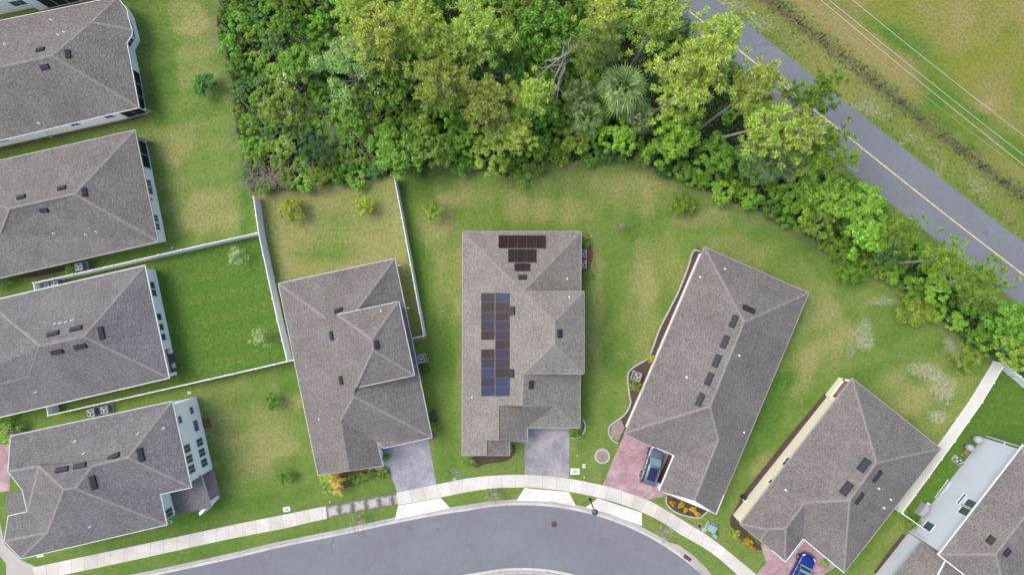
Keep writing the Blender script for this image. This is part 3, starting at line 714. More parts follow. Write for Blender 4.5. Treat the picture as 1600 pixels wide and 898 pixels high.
for i in range(3):
    A, B, C, D = xy[i], xy[i + 1], go[i + 1], go[i]; t = za + .012; b = za - .15
    mb.add([(*A, t), (*B, t), (*C, t), (*D, t), (*A, b), (*B, b), (*C, b), (*D, b)], [(0, 1, 2, 3), (7, 6, 5, 4), (2, 3, 7, 6), (0, 3, 7, 4), (1, 2, 6, 5)])
mb.build('gutter', M['whitetrim'], h.root)
so = [Vector((*p, za - .05)) for p in xy]; mesh_obj('soffit', so, [(0, 1, 2, 3)], M['whitetrim'], h.root)
h.wm = 'bluegrey'; h.walls([tuple(P(534, 497, za).xy), tuple(P(617, 478.5, za).xy), tuple(P(640, 581, za).xy), tuple(P(563, 598, za).xy)], 0, za - .06); h.wm = 'white'
h.vents([(529, 484.7), (518.4, 524.5), (588.8, 538.4), (533, 594)], .85, .4); h.pipes([(595.5, 485.7), (498.7, 654.7)])
for q_ in (P(622, 415, 2.5), P(636, 481, 2.5)): MB().box(q_, (.5, .08, .08), R(10)).build('downspout', M['whitetrim'], h.root)
# house 5 (centre)
h = House('house', 'pale tan roofed house in the centre carrying solar panels', 815, 520, ONE, .43, 'shingle_tan', 'cap_tan', 'cream', 'dulltrim', .05)
h.verts({'nw': (723, 362), 'ne': (908, 362), 'e1': (907.5, 455), 'e2': (906.5, 584), 'se': (906, 668), 'gs': (824, 668), 'gf': (824, 688), 'f1': (796, 688), 'f2': (796, 711), 'sw': (722, 711)})
h.verts({'ap': (818, 455, 'nw', 'sw'), 'r1': (867, 502, 'nw', 'sw'), 'r2': (867, 537, 'nw', 'sw'), 'd': (818.5, 584, 'nw', 'sw'), 'j': (816, 634, 'nw', 'sw'), 'j2': (778, 633, 'nw', 'sw'), 'j3': (778, 688, 'nw', 'sw'), 'j4': (759, 687.5, 'nw', 'sw'), 'j5': (759, 711, 'nw', 'sw')})
za = h.V['ap'].z; h.V['b'] = P(913, 455, za); h.V['c'] = P(913, 584, za); h.V['o'] = P(866, 633, 4.05); jj = h.V['j']; h.V['jl'] = Vector((jj.x, jj.y + .02, 3.3)); jj = h.V['j3']; h.V['j3l'] = Vector((jj.x, jj.y + .02, 3.2))
h.roof([('nw', 'ne', 'ap'), ('ne', 'e2', 'se', 'o', 'j', 'd', 'ap'), ('o', 'se', 'gs', 'j'), ('nw', 'ap', 'r1', 'r2', 'd', 'j', 'j2', 'j3', 'j4', 'j5', 'sw'), ('ap', 'b', 'r1'), ('b', 'c', 'r2', 'r1'), ('c', 'd', 'r2'),
        ('j2', 'jl', 'gs', 'gf', 'j3'), ('j4', 'j3l', 'f1', 'f2', 'j5'), ('j', 'gs', 'jl')],
       [dict(pts=['nw', 'ne', 'e2', 'se', 'gs', 'gf', 'f1', 'f2', 'sw'])])
mb = MB()
for a_, b_ in (('ap', 'b'), ('b', 'c'), ('c', 'd')):
    A, B = h.V[a_], h.V[b_]; mid = (A + B) / 2 - Vector((0, 0, .09)); dd = B - A; mb.box(mid, (dd.length, .05, .18), math.atan2(dd.y, dd.x))
mb.build('fascia', M['dulltrim'], h.root)
so = [h.V[k] - Vector((0, 0, .06)) for k in ('ap', 'b', 'c', 'd')]; mesh_obj('soffit', so, [(0, 1, 2, 3)], M['whitetrim'], h.root)
h.walls([tuple(P(826, 461, za).xy), tuple(P(907, 461, za).xy), tuple(P(907, 578, za).xy), tuple(P(826, 578, za).xy)], 0, za - .07)
h.solid('gable', [(x_, y_) for x_, y_ in ((770, 620), (803, 620), (803, 621), (770, 621))], 4.1, 'cream', 2.8)
mesh_obj('gable', [h.V['j2'], h.V['j'], h.V['jl']], [(0, 1, 2)], M['cream'], h.root); mesh_obj('gable', [h.V['j4'], h.V['j3'], h.V['j3l']], [(0, 1, 2)], M['cream'], h.root)
h.vents([(816.5, 433), (801, 485.5), (874.8, 521), (800, 583), (830, 601)], .8, .45); h.pipes([(886.5, 435.5), (890, 464), (737.6, 620.6), (721, 654)])
def panel_mat(nm, c1, c2):
    m = mat(nm, c1, .22, .18); n = NB(m); uv = n.new('ShaderNodeUVMap').outputs[0]
    br = n.new('ShaderNodeTexBrick'); br.offset = 0; n.lk(uv, br.inputs['Vector']); br.inputs['Scale'].default_value = 1; br.inputs['Brick Width'].default_value = .1; br.inputs['Row Height'].default_value = 1 / 6
    br.inputs['Mortar Size'].default_value = .008; br.inputs['Color1'].default_value = (*c1, 1); br.inputs['Color2'].default_value = (*c2, 1); br.inputs['Mortar'].default_value = tuple(x * .35 for x in c1) + (1,)
    n.out(br.outputs[0]); return m
M['pvframe'] = mat('dark anodised frame', (.06, .06, .07), .4)
M['pv_brown'] = panel_mat('brown black solar cells', (.022, .014, .014), (.05, .031, .028))
M['pv_blue_reflect'] = panel_mat('solar cells with blue sky reflection tint', (.024, .033, .075), (.036, .048, .10))
M['pv_mix_reflect'] = panel_mat('solar cells with violet sky reflection tint', (.024, .023, .042), (.042, .033, .05))  # blue and violet tones put sky reflection into the cell colour
def panel(x0, y0, x1, y1, m):
    g = .22; c = [h.hit(x, y) for x, y in ((x0 + g, y0 + g), (x1 - g, y0 + g), (x1 - g, y1 - g), (x0 + g, y1 - g))]
    if any(k is None for k in c): return
    nn = c[0][1]; q = [k[0] + nn * .10 for k in c]; lo = [k[0] + nn * .05 for k in c]
    fr = mesh_obj('solar_panel', q + lo, [(0, 3, 2, 1)] + [(i, (i + 1) % 4, 4 + (i + 1) % 4, 4 + i) for i in range(4)], M['pvframe'], h.root)
    ctr = sum(q, Vector()) / 4; ins = [ctr + (k - ctr) * .955 + nn * .006 for k in q]
    ce = mesh_obj('solar_cells', ins, [(3, 2, 1, 0)], M[m], fr, [(0, 0), (1, 0), (1, 1), (0, 1)])
random.seed(5)
for i in range(5): panel(778.7 + i * 14.8, 368, 778.7 + (i + 1) * 14.8, 388.5, 'pv_brown')
for i in range(3): panel(793.7 + i * 14.8, 389.5, 793.7 + (i + 1) * 14.8, 410.5, 'pv_brown')
panel(803.5, 411.5, 828.5, 424, 'pv_brown')
for r in range(11):
    y0 = 457.3 + r * 14.65
    for c_ in range(2):
        if c_ == 0 and r == 5: continue
        mm = 'pv_blue_reflect' if (r == 10 or (r == 9 and c_ == 1) or (r == 0 and c_ == 1)) else random.choice(['pv_brown', 'pv_mix_reflect', 'pv_brown', 'pv_mix_reflect', 'pv_blue_reflect' if r in (4, 8) else 'pv_mix_reflect'])
        panel((752.2, 774.2)[c_], y0, (773, 796.5)[c_], y0 + 14.65, mm)
# house 6
h = House('house', 'long grey roofed house with a row of black vents and a rose brick driveway', 1110, 600, ONE, .46, trim='dulltrim', gw=.05)
h.verts({'nw': (1101, 386), 'ne': (1263.5, 457.5), 'se': (1119, 802.5), 'f': (1030, 766), 'g': (1053, 711), 's': (1027, 700), 'q': (1004, 691), 'sw': (976.5, 677)})
h.verts({'r1': (1163, 503, 'nw', 'sw'), 'r2': (1109.7, 635, 'nw', 'sw'), 'r3': (1122.7, 687, 'ne', 'se'), 'd': (1085.5, 781.8, 'ne', 'se'), 'p': (1014, 664, 'nw', 'sw')})
h.roof([('nw', 'ne', 'r1'), ('ne', 'se', 'd', 'r3', 'r2', 'r1'), ('nw', 'r1', 'r2', 'p', 'sw'), ('p', 'q', 'sw'), ('p', 'r2', 'r3', 'g', 's'), ('p', 's', 'q'), ('g', 'r3', 'd', 'f')],
       [dict(pts=['nw', 'ne', 'se', 'd', 'f', 'g', 's', 'q', 'sw'], inset=.42)])
h.vents([(1146.5, 502), (1132.6, 534), (1120, 563.6), (1108, 592), (1094, 624), (1170, 483)], 1.25, .5, .14); h.pipes([(1132.6, 420), (1094, 433), (1154.6, 555), (1073, 589), (1162.4, 675)])
a_, b_ = h.V['g'], h.V['f']; dd = (b_ - a_).normalized(); nn = Vector((dd.y, -dd.x, 0)); nn = nn if nn.x < 0 else -nn
m3 = Matrix((dd, Vector((0, 0, 1)), nn)).transposed(); c_ = (a_ + b_) / 2 - nn * .38
gd = MB().box(Vector((c_.x, c_.y, 1.2)), (3.3, 2.3, .06), M=m3).build('garage_door', M['brown'], h.root)
mb = MB()
for k in range(1, 4): mb.box(Vector((c_.x, c_.y, .05 + k * .575)) + nn * .035, (3.2, .03, .02), M=m3)
mb.build('door_ribs', M['dark'], gd)
mb = MB()
A, B = h.V['g'], h.V['f']; mb.box((A + B) / 2 + Vector((0, 0, -.05)) + nn * .03, ((B - A).length, .16, .13), M=m3)
A, B = P(1119, 802.5, ONE), P(1131, 772, ONE); mb.tube([A, B], .07, 6); A, B = P(1027, 700, ONE), P(1053, 711, ONE); mb.tube([A, B], .06, 6); mb.tube([P(1119, 802.5, ONE), P(1092, 790.5, ONE)], .06, 6)
mb.build('gutter', M['whitetrim'], h.root)
# house 7
h = House('house', 'two storey house at the bottom left with a white gable wall of eight windows', 170, 745, TWO, .45, 'shingle_grey', gw=.06)
h.verts({'nw': (16.6, 681), 'ne': (269, 627), 'e': (299, 761), 'n1': (250.5, 771.5), 'n2': (260.5, 819), 's': (33, 872), 'w': (7, 845), 'w2': (13, 806), 'w3': (43, 799), 'w4': (35, 765), 'w5': (13, 736)})
h.verts({'r1': (200, 714.5, 'nw', 'ne'), 'r2': (144, 728, 'nw', 'ne'), 'v': (117, 763, 'n2', 's'), 'v2': (99.5, 764, 'n2', 's'), 'u': (74.6, 831, 'n2', 's'), 't': (61, 728, 'nw', 'ne')})
h.V['t'].z; 
h.roof([('nw', 'ne', 'r1', 'r2', 'v', 'v2', 't', 'w5'), ('ne', 'e', 'r1'), ('r1', 'e', 'n1', 'r2'), ('r2', 'n1', 'n2', 'v'), ('v', 'n2', 's', 'u', 'v2'), ('u', 's', 'w'), ('v2', 'u', 'w', 'w2', 'w3', 't'), ('t', 'w3', 'w4', 'w5')],
       [dict(pts=['nw', 'ne', 'e', 'n1', 'n2', 's', 'w', 'w2', 'w3', 'w4', 'w5'])])
h.vents([(97, 733), (125, 727), (177.5, 713), (220, 710), (146, 753.6)], 1.25, .45); h.pipes([(216.7, 677), (256, 668.7), (132, 708), (118, 689), (141, 822)])
W = ((306, 618), (332, 735))
for x, y in ((290, 701), (293.6, 717), (297, 733)): h.window(*W, x, y, 4.2, .85, 1.35, 1)
h.window(*W, 278.7, 656, 4.3, .75, .7, 1); h.window(*W, 297, 641.5, 1.7, .75, .75, 1)
for x, y in ((310, 691), (313, 707), (317, 722.8)): h.window(*W, x, y, 1.5, .85, 1.35, 1)
h.window(*W, 305, 665, 1.5, 1.15, .9, 3, 'glass', 'steel')
h.V.update(la=P(259, 755, 3.4), lb=P(314, 742, 3.05), lc=P(330, 792.5, 2.75), ld=P(274, 804, 3.1))
h.roof([('la', 'lb', 'lc', 'ld')], [], name='porch_roof'); so = [h.V[k] - Vector((0, 0, .2)) for k in ('la', 'lb', 'lc', 'ld')]
mesh_obj('fascia', [h.V[k] for k in ('la', 'lb', 'lc', 'ld')] + so, [(1, 2, 6, 5), (2, 3, 7, 6), (4, 5, 6, 7), (3, 0, 4, 7)], M['whitetrim'], h.root)
h.solid('porch_wall', [(327, 789), (341, 773), (343.5, 776), (329, 793)], 2.4, 'white')
h.window((275, 790), (303, 800), 262, 800, 3.9, .9, 1.1)
h.window((301, 768), (304, 788), 264, 800, 4.2, .9, 1.3, 1)
h.V.update(pa=P(8, 771, 3.6), pb=P(36, 765, 3.9), pc=P(43, 799, 3.9), pd=P(13, 806, 3.4)); h.roof([('pa', 'pb', 'pc', 'pd')], [], name='porch_roof')
# house 8
h = House('house', 'grey roofed house with a cream side wall and a blue car at its door', 1310, 745, ONE, .45, trim='dulltrim', wallmat='cream', gw=.05)
h.verts({'n': (1332, 591), 'e': (1470, 700.5), 's': (1319, 894), 'g': (1255, 841), 'f': (1227, 877), 'w1': (1187.5, 844), 'w': (1156.5, 818)})
h.verts({'r1': (1370, 723, 'n', 'w'), 'r2': (1328, 781, 'n', 'w'), 'v': (1258, 785, 'n', 'w'), 'u': (1227.7, 824, 'n', 'w'), 'k': (1198.5, 827, 'n', 'w')})
h.V['u'] = P(1228, 825, 4.2); h.V['k'] = P(1199, 827, 3.65)
h.roof([('n', 'e', 'r1'), ('e', 's', 'r2', 'r1'), ('r2', 's', 'g', 'v'), ('v', 'g', 'f', 'u'), ('u', 'f', 'w1', 'k'), ('n', 'r1', 'r2', 'v', 'u', 'k', 'w'), ('k', 'w1', 'w')],
       [dict(pts=['n', 'e', 's', 'g', 'f', 'w1', 'w'], base=[(1308, 622), (1294, 617), (1145, 804), (1180, 833), (1213, 858), (1243, 826), (1300, 865), (1430, 698), (1315, 610)])])
h.vents([(1350, 726), (1322.6, 762.8)], 1.35, .62, .14); h.vents([(1370.5, 743.4), (1342.7, 778)], 1.3, .42, .14); h.pipes([(1227.7, 765), (1372.6, 762.4), (1391.3, 779.6), (1380.7, 792.7)])
W = ((1294, 617), (1145, 804)); h.window(*W, 1226.6, 719, 1.9, 1.0, .8, 1); h.window(*W, 1203, 750.7, 1.9, .5, .6, 0)
mb = MB()
for a_, b_ in ((P(1291, 617), P(1311, 591)), (P(1311, 591), P(1330, 594))):
    dd = b_ - a_; mb.box((a_ + b_) / 2 + Vector((0, 0, .5)), (dd.length + .2, .22, 1.0), math.atan2(dd.y, dd.x))
mb.build('porch_wall', M['cream'], h.root)
mb = MB(); mb.tube([h.V['s'], h.V['g']], .07, 6); mb.tube([h.V['g'], h.V['f']], .07, 6); mb.tube([h.V['f'], P(1206, 859, ONE)], .07, 6); mb.build('gutter', M['whitetrim'], h.root)
# house 9
h = House('house', 'two storey house with a pale blue grey wall at the bottom right corner', 1530, 830, TWO, .45, wallmat='bluegrey', gw=.12)
h.verts({'w': (1467.5, 866), 'n': (1599, 696), 'e': (1709, 781), 's': (1577, 951)})
h.verts({'r2': (1556, 866, 'w', 'n'), 'r1': (1618, 786, 'w', 'n')})
h.roof([('w', 'n', 'r1', 'r2'), ('n', 'e', 'r1'), ('e', 's', 'r2', 'r1'), ('s', 'w', 'r2')], [dict(pts=['w', 'n', 'e', 's'], inset=.35)])
h.vents([(1548, 843), (1573, 862)], .8, .5, .2)
h.V.update(p=P(1441, 844, ONE), q=P(1360, 944, ONE), r=P(1420, 990, 4.5), t=P(1480, 873, 4.3), u=P(1540, 920, 4.3))
h.roof([('p', 'q', 'r', 'u', 't')], [dict(pts=['p', 'q', 'r', 'u', 't'], wall=False, skip=[1, 2, 3, 4], gw=.14)], name='lower_roof', soff=False)
h.walls(w2([(1419.5, 832), (1345, 925), (1400, 990), (1500, 920)]), 0, 2.75)
W = ((1541, 681), (1441, 809))
tb = MB(); A_, B_ = P(*W[0]), P(*W[1]); d_ = (B_ - A_); nn = Vector((d_.y, -d_.x, 0)).normalized(); nn = nn if nn.x < 0 else -nn; tb.box((A_ + B_) / 2 + Vector((0, 0, 2.75)) - nn * .0, (d_.length, .12, .16), math.atan2(d_.y, d_.x)); tb.build('trim_band', M['bluegrey'], h.root)
h.window(*W, 1517, 788, 4.4, 1.0, 1.5, 0); h.window(*W, 1509, 798, 4.4, 1.0, 1.5, 0); h.window(*W, 1496.6, 774, 3.0, 1.3, .35, 0); h.window(*W, 1450.5, 821, 1.7, .95, 1.3, 0)
for q_, l_ in ((P(1541, 681, .1), 5.3), (P(1419.5, 828, .1), 2.6)): MB().tube([q_, q_ + Vector((0, 0, l_))], .07, 6).build('downspout', M['whitetrim'], h.root)
h.solid('electric_box', [(1406, 868), (1410, 863), (1414, 866), (1410, 871)], 1.6, 'acgrey', .9); h.solid('electric_box', [(1380, 893), (1384, 889), (1387, 892), (1383, 896)], 1.5, 'steel', .8)

# ---------------------------------------------------------------- white vinyl fences
PW = .13
def vinyl_fence(pts, label, ht=1.8, px=True):
    w = [P(x, y, ht) for x, y in pts]; w = [Vector((p.x, p.y, 0)) for p in w]
    root = thing('vinyl_fence', w[0], label, 'fence', world=True); first = None; pf = None
    for i in range(len(w) - 1):
        a, b = w[i], w[i + 1]; L = (b - a).length; n = max(1, round(L / 2.4)); d = (b - a) / L; ang = math.atan2(d.y, d.x)
        for k in range(n):
            p0 = a + d * L * k / n; p1 = a + d * L * (k + 1) / n; c = (p0 + p1) / 2; l = L / n - PW
            mb = MB(); mb.box(c + Vector((0, 0, ht / 2)), (l, .035, ht - .2), ang)
            for z_ in (.13, ht - .1): mb.box(c + Vector((0, 0, z_)), (l, .07, .15), ang)
            for t_ in range(1, int(l / .28)): mb.box(c + d * (t_ * .28 - l / 2) + Vector((0, 0, ht / 2)), (.02, .042, ht - .36), ang)
            mb.build('fence_panel', M['vinyl'], root)
        for k in range(n + (1 if i == len(w) - 2 else 0)):
            p0 = a + d * L * k / n; mb = MB(); mb.box(p0 + Vector((0, 0, ht / 2 + .02)), (PW, PW, ht + .04), ang)
            q = .09; mb.add([p0 + Matrix.Rotation(ang, 3, 'Z') @ Vector(v) + Vector((0, 0, ht + .042)) for v in ((-q, -q, 0), (q, -q, 0), (q, q, 0), (-q, q, 0), (0, 0, .1))], [(0, 1, 4), (1, 2, 4), (2, 3, 4), (3, 0, 4), (3, 2, 1, 0)])
            mb.build('post', M['vinyl'], root)
    return root
vinyl_fence([(54, 456), (52, 442), (176, 414.6), (320, 382), (401, 364)], 'white vinyl fence along the north side of the bright green lawn')
vinyl_fence([(396, 308), (404, 365), (433, 500), (448.5, 564)], 'white vinyl fence between the bright green lawn and the tan yard')
vinyl_fence([(458, 562.5), (400, 576), (292, 600.5), (75, 649), (72, 636)], 'white vinyl fence on the south side of the bright green lawn')
vinyl_fence([(616, 277), (628, 340), (662, 525), (639, 530)], 'white vinyl fence on the east side of the tan yard')
vinyl_fence([(1410, 801), (1492, 689), (1535, 628), (1571, 568)], 'tall white vinyl fence on the west side of the small yard at the lower right')
vinyl_fence([(1572, 569), (1640, 626), (1720, 700)], 'white vinyl fence between the small lower right yard and the woods')
vinyl_fence([(1411, 802), (1449, 829)], 'short white vinyl fence joining the blue grey wall')
# ranch fence
fr = thing('wire_fence', P(*FENCE_PX[1]), 'dark wire ranch fence along the grass field beyond the road', 'fence', world=True)
random.seed(8)
for x, y in FENCE_PX:
    p = P(x, y); hh = random.uniform(1.45, 1.7); MB().tube([p, p + Vector((random.uniform(-.04, .04), random.uniform(-.04, .04), hh))], [.05, .045], 7).build('post', M['post'], fr)
mb = MB()
for z_ in (.35, .65, .95, 1.2): mb.tube([P(x, y) + Vector((0, 0, z_)) for x, y in FENCE_PX], .008, 3, False)
mb.build('wire_strand', M['post'], fr)
# power lines
for (x0, y0), (x1, y1), z_, r_, mt, lab in (((1280, 0), (1600, 260), 9, .026, 'wire', 'bright overhead power line nearest the road'), ((1293, 0), (1600, 244.7), 9.3, .025, 'wire', 'middle bright overhead power line of three'),
                                            ((1329.5, 0), (1600, 214), 9.6, .023, 'wire', 'bright overhead power line farthest from the road'), ((1260, 6), (1590, 263), 7.5, .02, 'wiredark', 'faint brown overhead cable below the power lines')):
    a, b = P(x0, y0, z_), P(x1, y1, z_); d = b - a
    o = MB().tube([a + d * (t / 20) + Vector((0, 0, (t / 20 - .5) ** 2 * .5)) for t in range(-40, 61, 4)], r_, 5, False).build('power_line', M[mt])
    tag(o, lab, 'power line', 'overhead cables over the field')

# ---------------------------------------------------------------- vegetation builders
rng = np.random.default_rng(11)
def leaf_mesh(name, C, N, sz, m, asp=.6, parent=None):
    """one diamond leaf per row: centres C, normals N, sizes sz"""
    n = len(C); N = N / (np.linalg.norm(N, axis=1, keepdims=True) + 1e-9)
    r = rng.normal(size=(n, 3)); U = np.cross(N, r); U /= np.linalg.norm(U, axis=1, keepdims=True) + 1e-9; V = np.cross(N, U)
    s = sz[:, None]; a = asp
    v = np.stack([C - U * s, C - V * s * a - N * s * .12, C + U * s, C + V * s * a - N * s * .12], 1).reshape(-1, 3)
    me = bpy.data.meshes.new(name); me.vertices.add(4 * n); me.vertices.foreach_set('co', v.astype('f').ravel())
    me.loops.add(4 * n); me.polygons.add(n); me.loops.foreach_set('vertex_index', np.arange(4 * n, dtype='i')); me.polygons.foreach_set('loop_start', np.arange(0, 4 * n, 4, dtype='i'))
    me.update(calc_edges=True); me.materials.append(m)
    o = bpy.data.objects.new(name, me); COL.objects.link(o)
    if parent: o.parent = parent
    return o
def unit(n):
    v = rng.normal(size=(n, 3)); return v / np.linalg.norm(v, axis=1, keepdims=True)
def broad(name, R_, Ht, nclump, nleaf, lsz, m, flat=.6, crad=.42, low=.25, trunk='bark', cat=None, trunks=1):
    root = thing(name, (0, 0, 0), None, cat)
    C = []; Nn = []
    cl = []
    ph = rng.uniform(0, 6.28, 5)
    for i in range(nclump):
        a = rng.uniform(0, 2 * math.pi); rr = math.sqrt(rng.uniform(0, 1)); e = 1 + .16 * math.sin(3 * a + ph[0]) + .12 * math.sin(5 * a + ph[1])
        x, y = math.cos(a) * rr * R_ * e, math.sin(a) * rr * R_ * e
        top = math.sqrt(max(0, 1 - rr * rr * .95)); z = Ht - R_ * flat * (1 - top) - rng.uniform(0, 1) ** 1.5 * R_ * flat * (.7)
        z = max(z, Ht * low); cl.append((x, y, z)); cr = R_ * crad * rng.uniform(.45, 1.0) * .55 + .1
        k = int(nleaf * rng.uniform(.7, 1.3)); d = unit(k); d[:, 2] = np.where(d[:, 2] < -.3, -d[:, 2], d[:, 2])
        rad = cr * rng.uniform(.55, 1.05, k)[:, None]
        C.append(np.array([[x, y, z]]) + d * rad * np.array([1, 1, .75])); Nn.append(d * .8 + unit(k) * .6 + np.array([[0, 0, .55]]))
    C = np.concatenate(C); Nn = np.concatenate(Nn)
    tr = MB()
    for t in range(trunks):
        dx, dy = (rng.uniform(-.25, .25, 2) * R_ if trunks > 1 else (0, 0)); r0 = .05 + R_ * .045
        top = Vector((dx * .6, dy * .6, Ht * .6)); tr.tube([(dx * .3, dy * .3, -.1), (dx * .5, dy * .5, Ht * .3), top], [r0, r0 * .75, r0 * .5], 7)
        for i in range(t, len(cl), max(1, nclump // 9) * trunks):
            x, y, z = cl[i]; tr.tube([top * .75, Vector((x * .5, y * .5, (z + Ht * .5) / 2)), (x * .93, y * .93, z)], [r0 * .4, r0 * .25, r0 * .08], 5)
    tr.build('trunk', M[trunk], root)
    leaf_mesh('crown', C, Nn, rng.uniform(.6, 1.2, len(C)) * lsz, m, .62, root)
    return root
def pine(name, R_, Ht, ntuft, m, blades=44):
    root = thing(name, (0, 0, 0), None, 'tree'); tr = MB(); bend = rng.uniform(-.5, .5, 2)
    spine = [Vector((bend[0] * (t ** 2), bend[1] * (t ** 2), Ht * t)) for t in (0, .2, .4, .6, .8, .97)]
    tr.tube([Vector((0, 0, -.2))] + spine[1:], [.19, .17, .145, .12, .08, .03], 8)
    T = []
    nb = 17
    for i in range(nb):
        t = .68 + .31 * (i + .5) / nb; base = spine[0].lerp(spine[-1], t); base = Vector((bend[0] * t * t, bend[1] * t * t, Ht * t))
        a = i * 2.4 + rng.uniform(-.4, .4); l = R_ * rng.uniform(.55, 1.1) * (1.0 if t < .88 else .6)
        end = base + Vector((math.cos(a) * l, math.sin(a) * l, rng.uniform(.1, .9)))
        mid = base.lerp(end, .5) + Vector((0, 0, -.1)); tr.tube([base, mid, end], [.06, .045, .015], 5)
        for k in range(ntuft // nb):
            f = rng.uniform(.35, 1.08); p = base.lerp(end, f); w_ = .25 + .5 * f * R_ * .32
            q = p + Vector((rng.normal() * w_, rng.normal() * w_, rng.uniform(-.15, .45))); T.append(q)
            if k % 3 == 0: tr.tube([base.lerp(end, f * .85), q], [.02, .01], 3, False)
    tr.build('trunk', M['bark'], root)
    V = []; 
    for q in T:
        d = unit(blades); d[:, 2] = d[:, 2] * .7 + .25; d /= np.linalg.norm(d, axis=1, keepdims=True)
        side = np.cross(d, unit(blades)); side /= np.linalg.norm(side, axis=1, keepdims=True) + 1e-9
        L = rng.uniform(.26, .44, (blades, 1)); c = np.array(q)[None]; st = d * .05
        V.append(np.stack([c + st - side * .012, c + d * L - side * .028, c + d * L * 1.1 + side * .018, c + st + side * .012], 1).reshape(-1, 3))
    V = np.concatenate(V); n = len(V) // 4
    me = bpy.data.meshes.new('crown'); me.vertices.add(4 * n); me.vertices.foreach_set('co', V.astype('f').ravel()); me.loops.add(4 * n); me.polygons.add(n)
    me.loops.foreach_set('vertex_index', np.arange(4 * n, dtype='i')); me.polygons.foreach_set('loop_start', np.arange(0, 4 * n, 4, dtype='i')); me.update(calc_edges=True); me.materials.append(m)
    o = bpy.data.objects.new('crown', me); COL.objects.link(o); o.parent = root
    return root
def fan_palm(name, Ht, nf, m, fr=.85):
    root = thing(name, (0, 0, 0), None, 'palm'); MB().tube([(0, 0, -.1), (0, 0, Ht * .5), (0, 0, Ht)], [.24, .2, .22], 9).build('trunk', M['bark'], root)
    mb = MB(); st = MB()
    for i in range(nf):
        a = i * 2.399; el = R(80) - R(95) * (i / nf) ** .8; d = Vector((math.cos(a) * math.cos(el), math.sin(a) * math.cos(el), math.sin(el)))
        base = Vector((0, 0, Ht)) + d * .1; pl = .6 + .5 * (i / nf) ; tip = base + d * pl + Vector((0, 0, -.12 * (i / nf))); st.tube([base, tip], [.025, .018], 4)
        side = Vector((-math.sin(a), math.cos(a), 0)); upv = d.cross(side) * -1
        for k in range(17):
            b = R(-115) + R(230) * k / 16; bd = (d * math.cos(b) + side * math.sin(b)); L = fr * (1 - .25 * abs(b) / 2) * rng.uniform(.9, 1.1)
            pr = d.cross(bd) if abs(b) > .05 else side; pr = (bd.cross(Vector((0, 0, 1)))).normalized() * .05
            p1 = tip + bd * L * .55; p2 = tip + bd * L + Vector((0, 0, -L * .28)); mb.add([tip, p1 + pr, p2, p1 - pr], [(0, 1, 2, 3)])
    st.build('stalks', M['limeleaf'] if False else M['palm'], root); mb.build('crown', m, root)
    return root
def put(proto, pos, sc, rz, label, cat, group=None, first=set(), tilt=None, name=None):
    if proto.name in first: o = copy_tree(proto)
    else: first.add(proto.name); o = proto
    o.location = pos; o.scale = (sc, sc, sc) if not hasattr(sc, '__len__') else sc; o.rotation_mode = 'QUATERNION'
    q = Quaternion((0, 0, 1), rz)
    if tilt is not None: q = tilt.to_track_quat('Z', 'Y') @ q
    o.rotation_quaternion = q; tag(o, label, cat, group)
    return o
def zone(px, py):
    if px < 480: return 'at the west edge of the woods beside the long lawn' if px < 420 else ('in the north west corner of the woods' if py < 140 else 'in the woods just behind the tan fenced yard')
    if px < 650: return 'in the northern woods above the tan fenced yard' if py < 140 else 'in the woods just north of the tan fenced yard'
    if px < 900: return 'in the woods at the top centre of the photo' if py < 140 else 'along the wood edge behind the solar panel house'
    if px < 1060: return 'in the woods left of the leaning pine trunks' if py < 140 else 'along the wood edge right of the solar panel house'
    if px < 1250: return 'among the pines beside the road' if py < 250 else 'along the wood edge behind the long grey roof'
    if px < 1430: return 'in the narrow tree belt midway along the road'
    return 'in the tree belt at the right edge above the small fenced yard'
# protos: (scaled copies)
bd = [broad('leafy_tree', 2.0, 5.5, 66, 82, .105, M['leaf'], .75, .34) for _ in range(3)] + [broad('leafy_tree', 2.0, 5.0, 60, 82, .095, M['leafdark'], .75, .34) for _ in range(2)] + [broad('leafy_tree', 2.0, 5.0, 60, 82, .09, M['leafolive'], .75, .34) for _ in range(2)]
sh = [broad('shrub', 1.3, 2.2, 36, 62, .10, M['leaf'], .8, .5, .2, trunks=3) for _ in range(2)] + [broad('shrub', 1.3, 2.0, 34, 62, .09, M['leafolive'], .8, .5, .2, trunks=3) for _ in range(2)] + [broad('shrub', 1.3, 2.0, 34, 62, .09, M['leafdark'], .8, .5, .2, trunks=3)]
gy = broad('moss_oak', 2.6, 8.0, 60, 110, .09, M['leafgrey'], .6, .5)
pn = [pine('pine_tree', 2.6, 13, 136, M['needle'], 64) for _ in range(3)]; pnd = pine('pine_tree', 2.6, 13, 120, M['needledark'], 70)
fp = [fan_palm('fan_palm', 3.0, 24, M['palm'], 1.2), fan_palm('fan_palm', 2.0, 18, M['palm'], 1.05)]
random.seed(21)
taken = []
